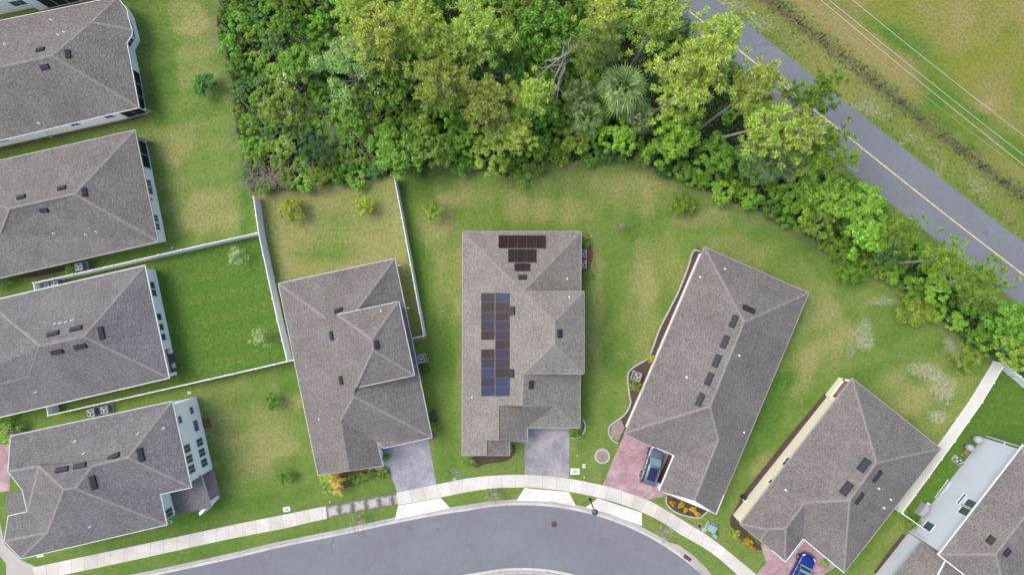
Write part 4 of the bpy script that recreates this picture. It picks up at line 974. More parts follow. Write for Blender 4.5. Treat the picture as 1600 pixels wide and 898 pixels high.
# ---- big individuals: crown pixel, crown height, trunk-foot pixel or None
PINES = [(1030, 28, 15, (985, 108), 1.0, 0, 'leftmost of the leaning roadside pines, its pale trunk bare, at the top edge'), (1100, 88, 15, (1027, 190), 1.25, 1, 'largest yellow green pine leaning over the road, its trunk showing below'),
         (1136, 50, 14, (1070, 105), .92, 2, 'yellow green pine hanging over the road near its top end'), (1075, 135, 13, (1010, 185), .95, 0, 'yellow green pine just below the largest pine'), (1192, 128, 14, (1088, 205), .9, 1, 'slim pine with a long pale trunk reaching towards the road'),
         (1205, 190, 14, (1098, 224), 1.0, 2, 'pine with a thin straight leaning trunk in front of the wood edge'), (1246, 205, 14, (1150, 230), 1.0, 0, 'yellow green pine beside the dark green pine at the road'),
         (1276, 145, 14, (1205, 185), .85, 3, 'dark green tufted pine standing over the road'), (1288, 228, 13, (1215, 255), .85, 3, 'darker pine below the tufted one at the road edge'),
         (590, 38, 13, None, 1.2, 2, 'pale green feathery pine near the top left of the woods'), (655, 25, 13, None, .9, 0, 'small pale pine right of the feathery pine at the top'), (745, 42, 14, None, 1.15, 1, 'golden green pine crown at the top centre'),
         (700, 75, 13, None, .9, 0, 'pine with round yellow tufts left of the golden pine'), (690, 122, 13, None, 1.05, 2, 'broad pine with ring shaped tufts in the top centre woods'), (765, 155, 13, (745, 200), 1.15, 1, 'thin yellowish pine above the solar panel house'),
         (838, 150, 12, (800, 180), .8, 0, 'sparse yellow green pine left of the bare dead tree'), (930, 65, 13, None, .75, 2, 'small pine crown right of the bare dead tree'), (955, 12, 13, None, .8, 0, 'pine at the top edge left of the leaning pines'),
         (560, 15, 12, None, .8, 1, 'pine at the very top edge left of the feathery pine'), (1418, 362, 9, None, .62, 3, 'dark green pine in the narrow belt beside the road'), (1488, 405, 9, None, .78, 3, 'pine in the narrow belt right of the dark one'),
         (1545, 440, 9, None, .82, 3, 'deep green pine at the right end of the tree belt'), (1330, 250, 9, None, .4, 2, 'low wispy pine at the road edge below the tufted pines'), (810, 205, 10, None, .7, 1, 'small yellow pine at the wood edge behind the solar panel house')]
protos = pn + [pnd]
for px, py, zc, foot, sc, k, lab in PINES:
    c = P(px, py, zc); b = P(*foot) if foot else Vector((c.x * .985, c.y * .985, 0)); v = c - b
    put(protos[k], b, (sc, sc, v.length / 12.2), random.uniform(0, 6), lab, 'tree', tilt=v.normalized()); taken.append((px, py, 26 * sc))
for px, py, zc, sc, k, lab in [(848, 42, 10, 1.55, 0, 'large bright green broadleaf crown at the top centre'), (615, 118, 7, 1.5, 1, 'round bright green tree beside the grey mossy oak'), (790, 98, 8, 1.15, 3, 'dark green round tree between the golden pines'),
                               (1065, 205, 6, 1.1, 0, 'leafy green tree between the leaning pine trunks'), (620, 235, 5, 1.2, 2, 'bright tree at the corner of the tan yard fence'), (1290, 300, 5, 1.35, 1, 'full bright green tree at the start of the narrow belt'),
                               (1355, 322, 5, 1.15, 0, 'bright green tree in the belt touching the road'), (1590, 505, 5, 1.2, 2, 'bright green tree at the right edge of the photo')]:
    c = P(px, py, zc); put(bd[k], (c.x, c.y, 0), (sc, sc, zc / 5.0), random.uniform(0, 6), lab, 'tree'); taken.append((px, py, 26 * sc))
c = P(545, 105, 8); put(gy, (c.x, c.y, 0), 1.15, 0, 'grey green mossy oak with fine drooping foliage', 'tree'); taken.append((545, 105, 42))
for px, py, z_, sc, k, lab in [(972, 140, 6.5, 1.35, 0, 'largest fan palm, a full pale star in the woods'), (935, 75, 6.5, 1.1, 0, 'fan palm half hidden above the largest palm'), (905, 150, 5.2, 1.0, 1, 'dark fan palm left of the largest palm'), (918, 185, 4.6, 1.0, 1, 'low fan palm below the dark palm'),
                               (785, 192, 6.0, .95, 1, 'fan palm below the yellowish pine'), (1205, 250, 5.2, 1.15, 0, 'fan palm under the roadside pines'), (1232, 262, 4.8, .9, 1, 'smaller fan palm beside the one under the roadside pines'), (650, 75, 3, 1.0, 1, 'shaded fan palm left of the ring tufted pine'), (1000, 185, 4.6, .9, 1, 'small fan palm at the foot of the largest pine')]:
    c = P(px, py, z_); put(fp[k], (c.x, c.y, 0), (sc, sc, z_ / (3.0, 2.0)[k]), random.uniform(0, 6), lab, 'palm'); taken.append((px, py, 22 * sc))
# dead tree
c = P(873, 140); dt = thing('dead_tree', c, 'bare dead tree with pale twisted branches in the woods', 'tree', world=True); mb = MB(); top = P(888, 72, 11); rn = random.Random(4)
fk = c.lerp(P(878, 105, 11), .8); fk = P(880, 108, 9)
mb.tube([P(866, 158, 1), P(872, 135, 5), fk, P(885, 82, 11)], [.22, .19, .14, .07], 8)
def limb(a, b, r, n=4, depth=0):
    pts = [a.lerp(b, t / n) + Vector([rn.uniform(-.18, .18) * (0 < t < n) for _ in range(3)]) for t in range(n + 1)]; mb.tube(pts, [r * (1 - .75 * t / n) for t in range(n + 1)], 6)
    if depth < 2:
        for t in range(1, n + 1):
            d = Vector((rn.uniform(-1, 1), rn.uniform(-1, 1), rn.uniform(0, .6))).normalized() * (b - a).length * rn.uniform(.2, .4); limb(pts[t], pts[t] + d, r * .35, 3, depth + 1)
for q in ((835, 105, 10), (850, 95, 11), (893, 55, 12), (905, 70, 11.5), (878, 65, 12), (853, 155, 8), (830, 130, 9), (870, 155, 8)): limb(fk.lerp(P(885, 82, 11), rn.random()), P(*q), .075)
mb.build('trunk', M['palebark'], dt)
# filled woods: individual small trees and shrubs
def in_poly(x, y, poly):
    r = False; n = len(poly)
    for i in range(n):
        x1, y1 = poly[i]; x2, y2 = poly[(i + 1) % n]
        if (y1 > y) != (y2 > y) and x < (x2 - x1) * (y - y1) / (y2 - y1) + x1: r = not r
    return r
LAND = [(545, 105, 'the grey mossy oak'), (443, 122, 'the white blossoming shrub'), (615, 118, 'the round bright tree beside the oak'), (690, 122, 'the ring tufted pine'), (745, 42, 'the golden top pine'), (590, 38, 'the pale feathery pine'),
        (848, 42, 'the big bright crown at the top'), (873, 110, 'the bare dead tree'), (972, 140, 'the largest fan palm'), (1100, 88, 'the largest roadside pine'), (1276, 145, 'the dark tufted roadside pine'), (785, 192, 'the small palm by the wood edge'),
        (1205, 250, 'the fan palm under the pines'), (1488, 405, 'the middle pine of the belt'), (1545, 440, 'the last pine of the tree belt'), (1568, 570, 'the tall white fence corner'), (1385, 470, 'the sandy lawn patch'), (1418, 362, 'the dark pine of the belt'),
        (617, 277, 'the tan yard fence end'), (396, 308, 'the top end of the left white fence'), (455, 328, 'the left yellow sapling in the tan yard'), (570, 321, 'the right yellow sapling in the tan yard'), (815, 275, 'the bush behind the solar panel house'),
        (1067, 318, 'the loose tree on the lawn'), (1337, 422, 'the bright bush standing out of the belt'), (317, 130, 'the lone conifer on the lawn'), (968, 351, 'the bare sapling on the lawn'), (1290, 300, 'the full bright tree at the belt start'), (380, 205, 'the long lawn bulge'), (1355, 322, 'the bright belt tree touching the road')]
USED = set()
def place_label(col, kind, x, y):
    ds = ['right of', 'lower right of', 'below', 'lower left of', 'left of', 'upper left of', 'above', 'upper right of']
    for far in (0, 1):
        for a, b, nm in sorted(LAND, key=lambda l: math.hypot(x - l[0], y - l[1]))[:6]:
            d = math.hypot(x - a, y - b); w_ = ('just ' if d < 48 else '' if d < 95 else 'well ') + ds[round(math.atan2(y - b, x - a) / (math.pi / 4)) % 8]
            if far: w_ = 'a little farther ' + w_.replace('just ', '').replace('well ', '')
            l = col + ' ' + kind + ' ' + w_ + ' ' + nm
            if l not in USED and len(l.split()) <= 16: USED.add(l); return l
    return col + ' ' + kind + ' ' + zone(x, y)
pts = []; tries = 0
while tries < 9000:
    tries += 1; x, y = random.uniform(335, 1640), random.uniform(-25, 600)
    if not in_poly(x, y, WOODS): continue
    edge = min(math.hypot(x - a - max(0, min(1, ((x - a) * (c2 - a) + (y - b) * (d2 - b)) / ((c2 - a) ** 2 + (d2 - b) ** 2))) * (c2 - a), y - b - max(0, min(1, ((x - a) * (c2 - a) + (y - b) * (d2 - b)) / ((c2 - a) ** 2 + (d2 - b) ** 2))) * (d2 - b)) for (a, b), (c2, d2) in zip(WOODS, WOODS[1:] + WOODS[:1]))
    low = edge < 24 or (x < 640 and y > 120 and random.random() < .75) or (x < 430)
    r = random.uniform(13, 18) if low else random.uniform(20, 32)
    if edge < r * (.35 if low else .55): continue
    md = .78
    if any(math.hypot(x - a, y - b) < (r + q) * (md if (q < 34) else .62) for a, b, q, _ in pts): continue
    if any(math.hypot(x - a, y - b) < q * .35 for a, b, q in taken): continue
    pts.append((x, y, r, low))
tries = 0
while tries < 6000 and len(pts) < 310:      # small shrubs in the gaps
    tries += 1; x, y = random.uniform(335, 1640), random.uniform(-20, 600); r = random.uniform(9, 13)
    if x > 620 and y < 200 and random.random() < .6: continue
    if any(math.hypot((x - a) / c1, (y - b) / c2) < 1 for a, b, c1, c2 in ((570, 215, 55, 26), (470, 130, 26, 22), (425, 285, 40, 16), (440, 205, 26, 14), (500, 240, 30, 12))): continue
    if not in_poly(x, y, WOODS) or any(math.hypot(x - a, y - b) < r * .6 + q * .62 for a, b, q, _ in pts) or any(math.hypot(x - a, y - b) < q * .6 for a, b, q in taken): continue
    pts.append((x, y, r, True))
print('woods plants', len(pts))
def seg_d(x, y, a, b):
    t = max(0, min(1, ((x - a[0]) * (b[0] - a[0]) + (y - a[1]) * (b[1] - a[1])) / ((b[0] - a[0]) ** 2 + (b[1] - a[1]) ** 2))); return math.hypot(x - a[0] - t * (b[0] - a[0]), y - a[1] - t * (b[1] - a[1]))
for x, y, r, low in pts:
    if any(f and seg_d(x, y, f, (f[0] + .5 * (a - f[0]), f[1] + .5 * (b - f[1]))) < (r * .75 if not low else 8) for a, b, zc_, f, s_, k_, l_ in PINES[:8]): continue
    if low:
        k = random.choice([0, 1, 0, 1, 2, 3, 4]); sc = r / 17.5; zc = 1.8 * sc; pr = sh[k]; c = P(x, y, zc)
        col = ['bright green', 'bright green', 'olive green', 'olive green', 'dark green'][k]
        put(pr, (c.x, c.y, 0), (sc, sc, sc * random.uniform(.8, 1.2)), random.uniform(0, 6), place_label(col, ('small ' if r < 15 else '') + 'leafy shrub', x, y), 'shrub', 'shrubs in the woods')
    else:
        k = random.choice([0, 1, 2, 0, 1, 2, 3, 4, 5, 6]); ht = random.uniform(3.5, 6.5); sc = r / 28; c = P(x, y, ht * .8)
        col = ['bright green', 'bright green', 'bright green', 'deep green', 'deep green', 'olive green', 'olive green'][k]
        put(bd[k], (c.x, c.y, 0), (sc, sc, ht / 5.5), random.uniform(0, 6), place_label(col, ('small ' if r < 23 else 'wide ' if r > 28 else '') + 'broadleaf tree', x, y), 'tree', 'broadleaf trees in the woods')
# low tangle on the woodland floor
def scatter(poly, n, zmax, m, sz, nm, up=.6):
    C = []
    while len(C) < n:
        x, y = random.uniform(335, 1680), random.uniform(-30, 620)
        if in_poly(x, y, poly): p = P(x, y); g = .5 + .5 * math.sin(p.x * 1.3 + math.sin(p.y * 1.1) * 2) * math.cos(p.y * 1.5); C.append((p.x, p.y, random.uniform(.05, zmax) * (.25 + .75 * g)))
    C = np.array(C); N = unit(n) * .8 + np.array([[0, 0, up]])
    o = leaf_mesh(nm, C, N, rng.uniform(.5, 1.2, n) * sz, m, .6); return tag(o, kind='stuff')
tag(scatter(WOODS, 70000, 1.3, M['leafdark'], .12, 'undergrowth'), 'tangle of dark green undergrowth covering the woodland floor', 'undergrowth')
mb = MB(); rn = random.Random(9)
for _ in range(2600):
    x, y = (rn.gauss(425, 28), rn.gauss(284, 12)) if rn.random() < .18 else (rn.gauss(560, 60), rn.gauss(215, 30)) if rn.random() < .35 else (rn.gauss(470, 45), rn.gauss(170, 60)) if rn.random() < .35 else (rn.uniform(345, 1580), rn.uniform(0, 570))
    if not in_poly(x, y, WOODS): continue
    p = P(x, y); z_ = rn.uniform(.2, 2.2); L = rn.uniform(.4, 1.5); a = rn.uniform(0, 6.28); d = Vector((math.cos(a), math.sin(a), rn.uniform(-.2, .5))) * L
    q = p + Vector((0, 0, z_)); mb.tube([q, q + d * .5 + Vector((0, 0, .08)), q + d], [.03, .022, .008], 3, False)
tag(mb.build('brushwood', M['twig']), 'dead grey brushwood and twigs tangled through the woods', 'brushwood', kind='stuff')
# edge weeds / vines at the wood margin
# white flowering bush
fb = broad('flowering_shrub', 1.2, 2.4, 24, 40, .1, M['leafolive'], .8, .5); c = P(443, 122, 2.4); fb.location = (c.x, c.y, 0); tag(fb, 'shrub dotted with cream white blossoms in the western woods', 'shrub')
C = np.array([[rng.normal() * .5, rng.normal() * .6, 2.35 + rng.uniform(-.2, .15)] for _ in range(46)]); leaf_mesh('blossom', C, unit(46) * .3 + np.array([[0, 0, 1]]), rng.uniform(.07, .13, 46), M['whiteflower'], .9, fb)

# saplings and garden shrubs
def single(name, px, py, R_, Ht, m, label, cat='tree', n=26, nl=36, ls=.08, flat=.8, trunk='bark'):
    o = broad(name, R_, Ht, n, nl, ls, m, flat, .5, .3, trunk, cat); c = P(px, py, Ht * .8); o.location = (c.x, c.y, 0); tag(o, label, cat); return o
single('young_pine', 317, 130, 1.15, 2.2, M['leafdark'], 'small dark green conifer alone on the long lawn', n=36, nl=80, ls=.09)
single('sapling', 455, 328, 1.25, 2.2, M['limeleaf'], 'yellow green spiky young tree at the left of the tan yard', n=34, nl=60, ls=.10)
single('sapling', 570, 321, .95, 2.1, M['limeleaf'], 'compact golden green young tree at the right of the tan yard', n=30, nl=60, ls=.09)
single('sapling', 370, 400, .95, 2.4, M['paleleaf'], 'pale young tree near the top corner of the bright green lawn', n=20, nl=24)
single('sapling', 405, 530, 1.0, 2.4, M['paleleaf'], 'pale young tree near the lower right of the bright green lawn', n=22, nl=24)
single('sapling', 425, 628, .8, 1.8, M['leaf'], 'small green sapling on the lawn below the fenced green yard', n=24, nl=60)
single('sapling', 443, 746, .75, 1.6, M['leaf'], 'small green sapling near the grey roofed house by the sidewalk', n=22, nl=60)
single('sapling', 677, 329, 1.1, 2.4, M['leafolive'], 'loose green young tree on the lawn right of the tan yard fence', n=30, nl=60)
single('sapling', 1067, 318, 1.3, 2.6, M['leafolive'], 'loose green tree on the lawn above the long grey roof', n=38, nl=75)
single('shrub', 1337, 422, 1.5, 2.2, M['leaf'], 'bright loose bush standing out from the narrow tree belt', 'shrub', n=44, nl=90, ls=.09)
single('shrub', 1436, 486, 1.9, 2.0, M['leafolive'], 'low spreading green bush by the sandy patch', 'shrub', n=60, nl=110, ls=.085)
single('shrub', 1515, 562, 1.4, 2.0, M['leafolive'], 'fine leaved green bush at the corner of the tall white fence', 'shrub', n=44, nl=90, ls=.075)
single('shrub', 815, 275, 1.3, 2.0, M['leafolive'], 'bush stepping out of the wood edge behind the solar panel house', 'shrub')
for px, py, lab in ((558, 816, 'pale wispy street tree on the verge before the left driveway'), (768, 775, 'nearly bare street tree on the verge below the solar panel house'), (1036, 833, 'wispy grey street tree on the verge by the storm drain'), (968, 351, 'bare twiggy sapling on the lawn behind the long grey roof')):
    c = P(px, py, 2); o = thing('street_tree' if py > 700 else 'sapling', (c.x, c.y, 0), lab, 'tree'); mb = MB(); rn = random.Random(px)
    mb.tube([(0, 0, -.05), (0, 0, 1.5)], [.05, .035], 6); C = []
    k_ = 1.0 if py > 700 else .65
    for i in range(34):
        a = rn.uniform(0, 6.28); l = rn.uniform(.5, 1.15) * k_; z0 = rn.uniform(.9, 1.6); p0 = Vector((0, 0, z0)); p1 = Vector((math.cos(a) * l * .6, math.sin(a) * l * .6, z0 + .5)); p2 = Vector((math.cos(a) * l, math.sin(a) * l, z0 + rn.uniform(.5, 1.0)))
        mb.tube([p0, p1, p2], [.022, .016, .007], 4, False)
        for j in range(7): t = rn.uniform(.4, 1.05); q = p1.lerp(p2, t); C.append((q.x + rn.uniform(-.12, .12), q.y + rn.uniform(-.12, .12), q.z + rn.uniform(-.1, .1)))
    mb.build('trunk', M['palebark'], o); leaf_mesh('crown', np.array(C), unit(len(C)) + np.array([[0, 0, .5]]), rng.uniform(.04, .08, len(C)), M['paleleaf'], .5, o)
# orange and green feather palm
c = P(515, 757, 2.4); o = thing('feather_palm', (c.x, c.y, 0), 'orange and yellow green feather palm in front of the grey roof', 'palm'); MB().tube([(0, 0, 0), (0, 0, 2.0)], [.1, .07], 8).build('trunk', M['bark'], o)
def fronds(idx, m):
    mb = MB()
    for i in idx:
        a = i * 2 * math.pi / 11 + .3; L = 1.55 + .25 * math.sin(i * 3); prev = None
        for k in range(13):
            t = k / 12; p = Vector((math.cos(a) * L * t, math.sin(a) * L * t, 2.0 + .55 * math.sin(t * 2.2) - .5 * t * t)); s_ = Vector((-math.sin(a), math.cos(a), -.25)); f_ = Vector((math.cos(a), math.sin(a), 0)); w_ = .38 * math.sin(min(1, t + .15) * math.pi * .9) + .06
            for sg in (-1, 1):
                e = p + Vector((s_.x * sg, s_.y * sg, -.25)) * w_ + f_ * .18; mb.add([p - f_ * .05, p + f_ * .05, e + f_ * .03, e - f_ * .03], [(0, 1, 2, 3)])
    return mb.build('frond', m, o)
for i in range(11): fronds([i], M['orangeleaf'] if i in (0, 1, 9, 10) else M['limeleaf'] if i in (2, 3) else M['leafolive'])

# planting beds
def bed(pts, m, z=.02): return sheet('planting_bed', smooth_closed(pts), z, M[m], depth=.06)
def smooth_closed(pts, n=4):
    m = len(pts); out = []
    for i in range(m):
        p0, p1, p2, p3 = (Vector(pts[(i + k - 1) % m]) for k in range(4))
        for k in range(n): t = k / n; out.append(tuple(.5 * ((2 * p1) + (p2 - p0) * t + (2 * p0 - 5 * p1 + 4 * p2 - p3) * t * t + (3 * p1 - p0 - 3 * p2 + p3) * t ** 3)))
    return out
def edging(pts, label, closed=False, wd=.16):
    q = smooth_closed(pts) if closed else smooth_line(pts, 4); w = w2(q)
    if closed: w = w + w[:1]
    a, b = offs(w, wd / 2), offs(w, -wd / 2); n = len(w)
    vs = [(*p, .09) for p in a] + [(*p, .09) for p in b] + [(*p, -.02) for p in a] + [(*p, -.02) for p in b]
    fs = [];
    for i in range(n - 1): fs += [(i, n + i, n + i + 1, i + 1), (i, i + 1, 2 * n + i + 1, 2 * n + i), (n + i + 1, n + i, 3 * n + i, 3 * n + i + 1)]
    return tag(mesh_obj('garden_edging', vs, fs, M['edging']), label, 'edging')
W6 = [(1093, 392), (1083, 393), (1074, 420), (1060, 455), (1045, 485), (1030, 515), (1018, 548), (1012, 560), (992, 572), (981, 585), (983, 615), (985, 630), (975, 648), (954, 664), (951, 676), (957, 687), (966, 692)]
bed(W6 + [(978, 668), (1000, 625), (1040, 535), (1070, 460)], 'mulch'); edging(W6, 'curved grey concrete edging along the west wall of the long grey roof')
sheet('planting_bed', [(957, 663), (970, 655), (976, 668), (966, 689), (955, 683), (953, 673)], .03, M['rock'])
RC = [(941 + 10.6 * math.cos(t * math.pi / 6), 712 + 10.6 * math.sin(t * math.pi / 6)) for t in range(12)]
bed(RC, 'rock', .03); edging(RC, 'round concrete tree ring filled with rock on the front lawn', True, .2)
YB = [(1041, 775), (1042, 787), (1055, 799), (1075, 806), (1092, 808), (1100, 803), (1106, 797)]
bed(YB + [(1086, 786), (1060, 774)], 'mulch'); edging(YB, 'curved edging round the bed of golden shrubs')
bed([(745, 711), (796, 709), (800, 694), (806, 698), (803, 710), (790, 720), (762, 724), (744, 730), (738, 722)], 'mulch')
bed([(893, 680), (908, 676), (911, 655), (914, 664), (911, 676), (902, 683), (893, 683)], 'mulch'); edging([(911, 655), (914.5, 664), (911, 677), (902, 683.5), (892, 683.5)], 'small curved edging beside the slate driveway', wd=.12)
bed([(909, 370), (924, 385), (926, 402), (920, 420), (909, 432)], 'mulchred')
bed([(520, 742), (560, 736), (583, 730), (611, 729), (611, 738), (590, 745), (560, 756), (535, 764), (515, 764)], 'mulchred')
bed([(596, 708), (606, 707), (608, 719), (598, 721)], 'mulchred')
bed([(1150, 803), (1185, 838), (1195, 850), (1192, 858), (1178, 856), (1152, 838), (1142, 822), (1141, 808)], 'mulch')
bed([(1278, 873), (1300, 868), (1306, 880), (1294, 892), (1280, 889)], 'mulch')
bed([(674, 640), (683, 645), (685, 672), (676, 684)], 'mulchred')
sheet('planting_bed', [(1294, 617), (1288, 614), (1225, 690), (1158, 775), (1146, 800), (1150, 804)], .015, M['mulch'])
sheet('planting_bed', [(1415, 835), (1410, 833), (1390, 858), (1365, 893), (1372, 898)], .015, M['mulch'])
sheet('planting_bed', [(0, 232), (190, 190), (224, 180), (224, 184), (192, 193), (0, 236)], .015, M['mulchred'])
sheet('planting_bed', [(40, 428), (120, 411), (135, 408), (137, 414), (60, 432), (20, 436)], .015, M['mulch'])
_gold = None
for i, (px, py) in enumerate(((1049.5, 784), (1062.8, 787), (1070, 795.5), (1081, 793.5), (1088, 801))):
    if _gold is None: _gold = broad('golden_shrub', .27, .42, 14, 30, .045, M['yellowleaf'], .8, .6, .2, cat='shrub')
    put(_gold, P(px, py, 0), random.uniform(.9, 1.15), random.uniform(0, 6), ['golden shrub nearest the driveway end of the edged bed', 'second golden shrub from the driveway in the edged bed', 'golden shrub lowest in the middle of the edged bed', 'fourth golden shrub from the driveway, close to the roof', 'golden shrub at the far right end of the edged bed'][i], 'shrub', 'golden shrubs in the edged front bed')
def small(px, py, r, ht, m, lab, nm='shrub', ls=.07):
    o = broad(nm, r, ht, 16, 34, ls, M[m], .8, .6, .2, cat='shrub'); c = P(px, py, ht * .6); o.location = (c.x, c.y, 0); return tag(o, lab, 'shrub')
small(735, 718, .85, 1.0, 'leaf', 'round green shrub at the front corner of the solar panel house')
small(991, 602, .75, 1.0, 'leafolive', 'yellow green shrub below the air conditioner in the edged bed')
small(112, 418, .8, 1.1, 'leaf', 'bright shrub left of the air conditioner under the taupe roof'); small(8, 441, .9, 1.1, 'leaf', 'shrub under the taupe roof at the left edge')
small(10, 676, 1.5, 1.8, 'leaf', 'large leafy bush at the left edge beside the rose driveway', ls=.12); small(30, 668, .8, 1.2, 'leafdark', 'dark bush touching the bottom left roof')
small(680, 668, .55, .8, 'leafolive', 'yellow green shrub at the corner of the left lavender driveway'); small(674, 650, .5, .9, 'leafdark', 'dark shrub behind the yellow green one beside the lavender driveway')
small(902, 676, .55, .6, 'leaf', 'low green shrub in the curved bed by the slate driveway'); small(914, 430, .7, .8, 'leaf', 'green shrub below the two air conditioners of the solar panel house'); small(915, 378, .55, .7, 'leaf', 'green shrub above the two air conditioners of the solar panel house')
small(1408, 799, .6, 1.0, 'leaf', 'green shrub at the left end of the short white fence'); small(1424, 818, .75, 1.0, 'leaf', 'bushy green shrub under the short white fence')
small(664, 577, .55, .6, 'leafdark', 'dark low shrub by the air conditioner east of the fenced tan yard house'); small(603, 713, .35, .5, 'leaf', 'small shrub in the red mulch by the garage corner')
for i in range(9):
    t = i / 8; small(530 + 72 * t, 751 - 14 * t + (i % 2) * 2, .48, .6, 'leafolive' if i % 3 else 'leaf', ['leafy hedge shrub at the palm end of the front hedge', 'hedge shrub next to the palm end', 'third shrub of the front hedge from the palm', 'fourth shrub of the front hedge from the palm', 'middle shrub of the front hedge', 'hedge shrub just right of the middle', 'third last shrub of the front hedge', 'second last shrub of the front hedge', 'hedge shrub nearest the lavender driveway'][i])
for i in range(7):
    t = i / 6; small(1157 + 30 * t, 812 + 30 * t, .42, .6, 'leafdark', ['first', 'second', 'third', 'middle', 'third last', 'second last', 'last'][i] + ' dark hedge shrub, counted from the cream wall corner')['group'] = 'hedge shrubs under the cream house front'
for (px, py, m_, lab) in ((1143, 828, 'leafolive', 'small yellow green plant at the left of the cream house bed'), (1150, 834, 'limeleaf', 'yellowish plant in the middle of the cream house bed'), (1169, 846, 'yellowleaf', 'golden plant in the cream house bed'), (1176, 856, 'orangeleaf', 'rust coloured plant by the entrance path'), (1290, 880, 'leafgrey', 'grey green round plant beside the blue car'), (1052, 504 + 0, 'orangeleaf', 'rust coloured plant against the white side wall'), (1016, 560, 'limeleaf', 'yellow plant at the bend of the long edging')):
    small(px, py, .4, .5, m_, lab, ls=.06)

# ---------------------------------------------------------------- air conditioners
def ac_proto():
    o = thing('air_conditioner', (0, 0, 0), 'x', 'air conditioner'); mb = MB(); mb.bbox((0, 0, .45), (.82, .82, .8), .03); mb.build('casing', M['acgrey'], o)
    MB().box((0, 0, .03), (1.05, 1.05, .08)).build('pad', M['edging'], o)
    mb = MB()
    for k in range(9):
        for s_ in (-1, 1): mb.box((s_ * .415, 0, .12 + k * .08), (.015, .74, .02)); mb.box((0, s_ * .415, .12 + k * .08), (.74, .015, .02))
    mb.build('louvre', M['dark'], o)
    MB().lathe((0, 0, .852), [(.34, 0), (.34, .006)], 24).build('fan_opening', M['dark'], o)
    mb = MB()
    for a in range(3):
        an = a * 2.094; mb.add([(math.cos(an) * .06, math.sin(an) * .06, .872), (math.cos(an) * .3, math.sin(an) * .3, .865), (math.cos(an + .6) * .3, math.sin(an + .6) * .3, .88), (math.cos(an + .9) * .06, math.sin(an + .9) * .06, .876)], [(0, 1, 2, 3)])
    mb.build('fan_blade', M['steel'], o)
    mb = MB(); n = 28
    for r_ in (.36, .25, .13): mb.tube([(math.cos(2 * math.pi * k / n) * r_, math.sin(2 * math.pi * k / n) * r_, .90) for k in range(n + 1)], .014 if r_ > .3 else .007, 4, False)
    mb.lathe((0, 0, .885), [(.07, 0), (.07, .03)], 10); mb.build('grille', M['whitetrim'], o); return o
acp = ac_proto(); put(acp, P(131, 417, .8), 1, R(12), 'grey air conditioner beside the bright shrub under the taupe roof', 'air conditioner')
for px, py, a, lab in ((71, 443.5, 12, 'left air conditioner tucked inside the white fence'), (85, 440.5, 12, 'right air conditioner tucked inside the white fence'), (142, 645, 12, 'left of the two air conditioners behind the bottom left house'), (163, 640, 12, 'right of the two air conditioners behind the bottom left house'),
                       (658, 561, 12, 'air conditioner at the right wall of the raised block house'), (911, 396, 0, 'upper of the two air conditioners beside the solar panel house'), (911, 412.5, 0, 'lower of the two air conditioners beside the solar panel house'), (996, 589, -20, 'air conditioner in the edged bed beside the long grey roof')):
    c = P(px, py, .8); put(acp, (c.x, c.y, 0), 1, R(a), lab, 'air conditioner', 'air conditioners beside the houses')
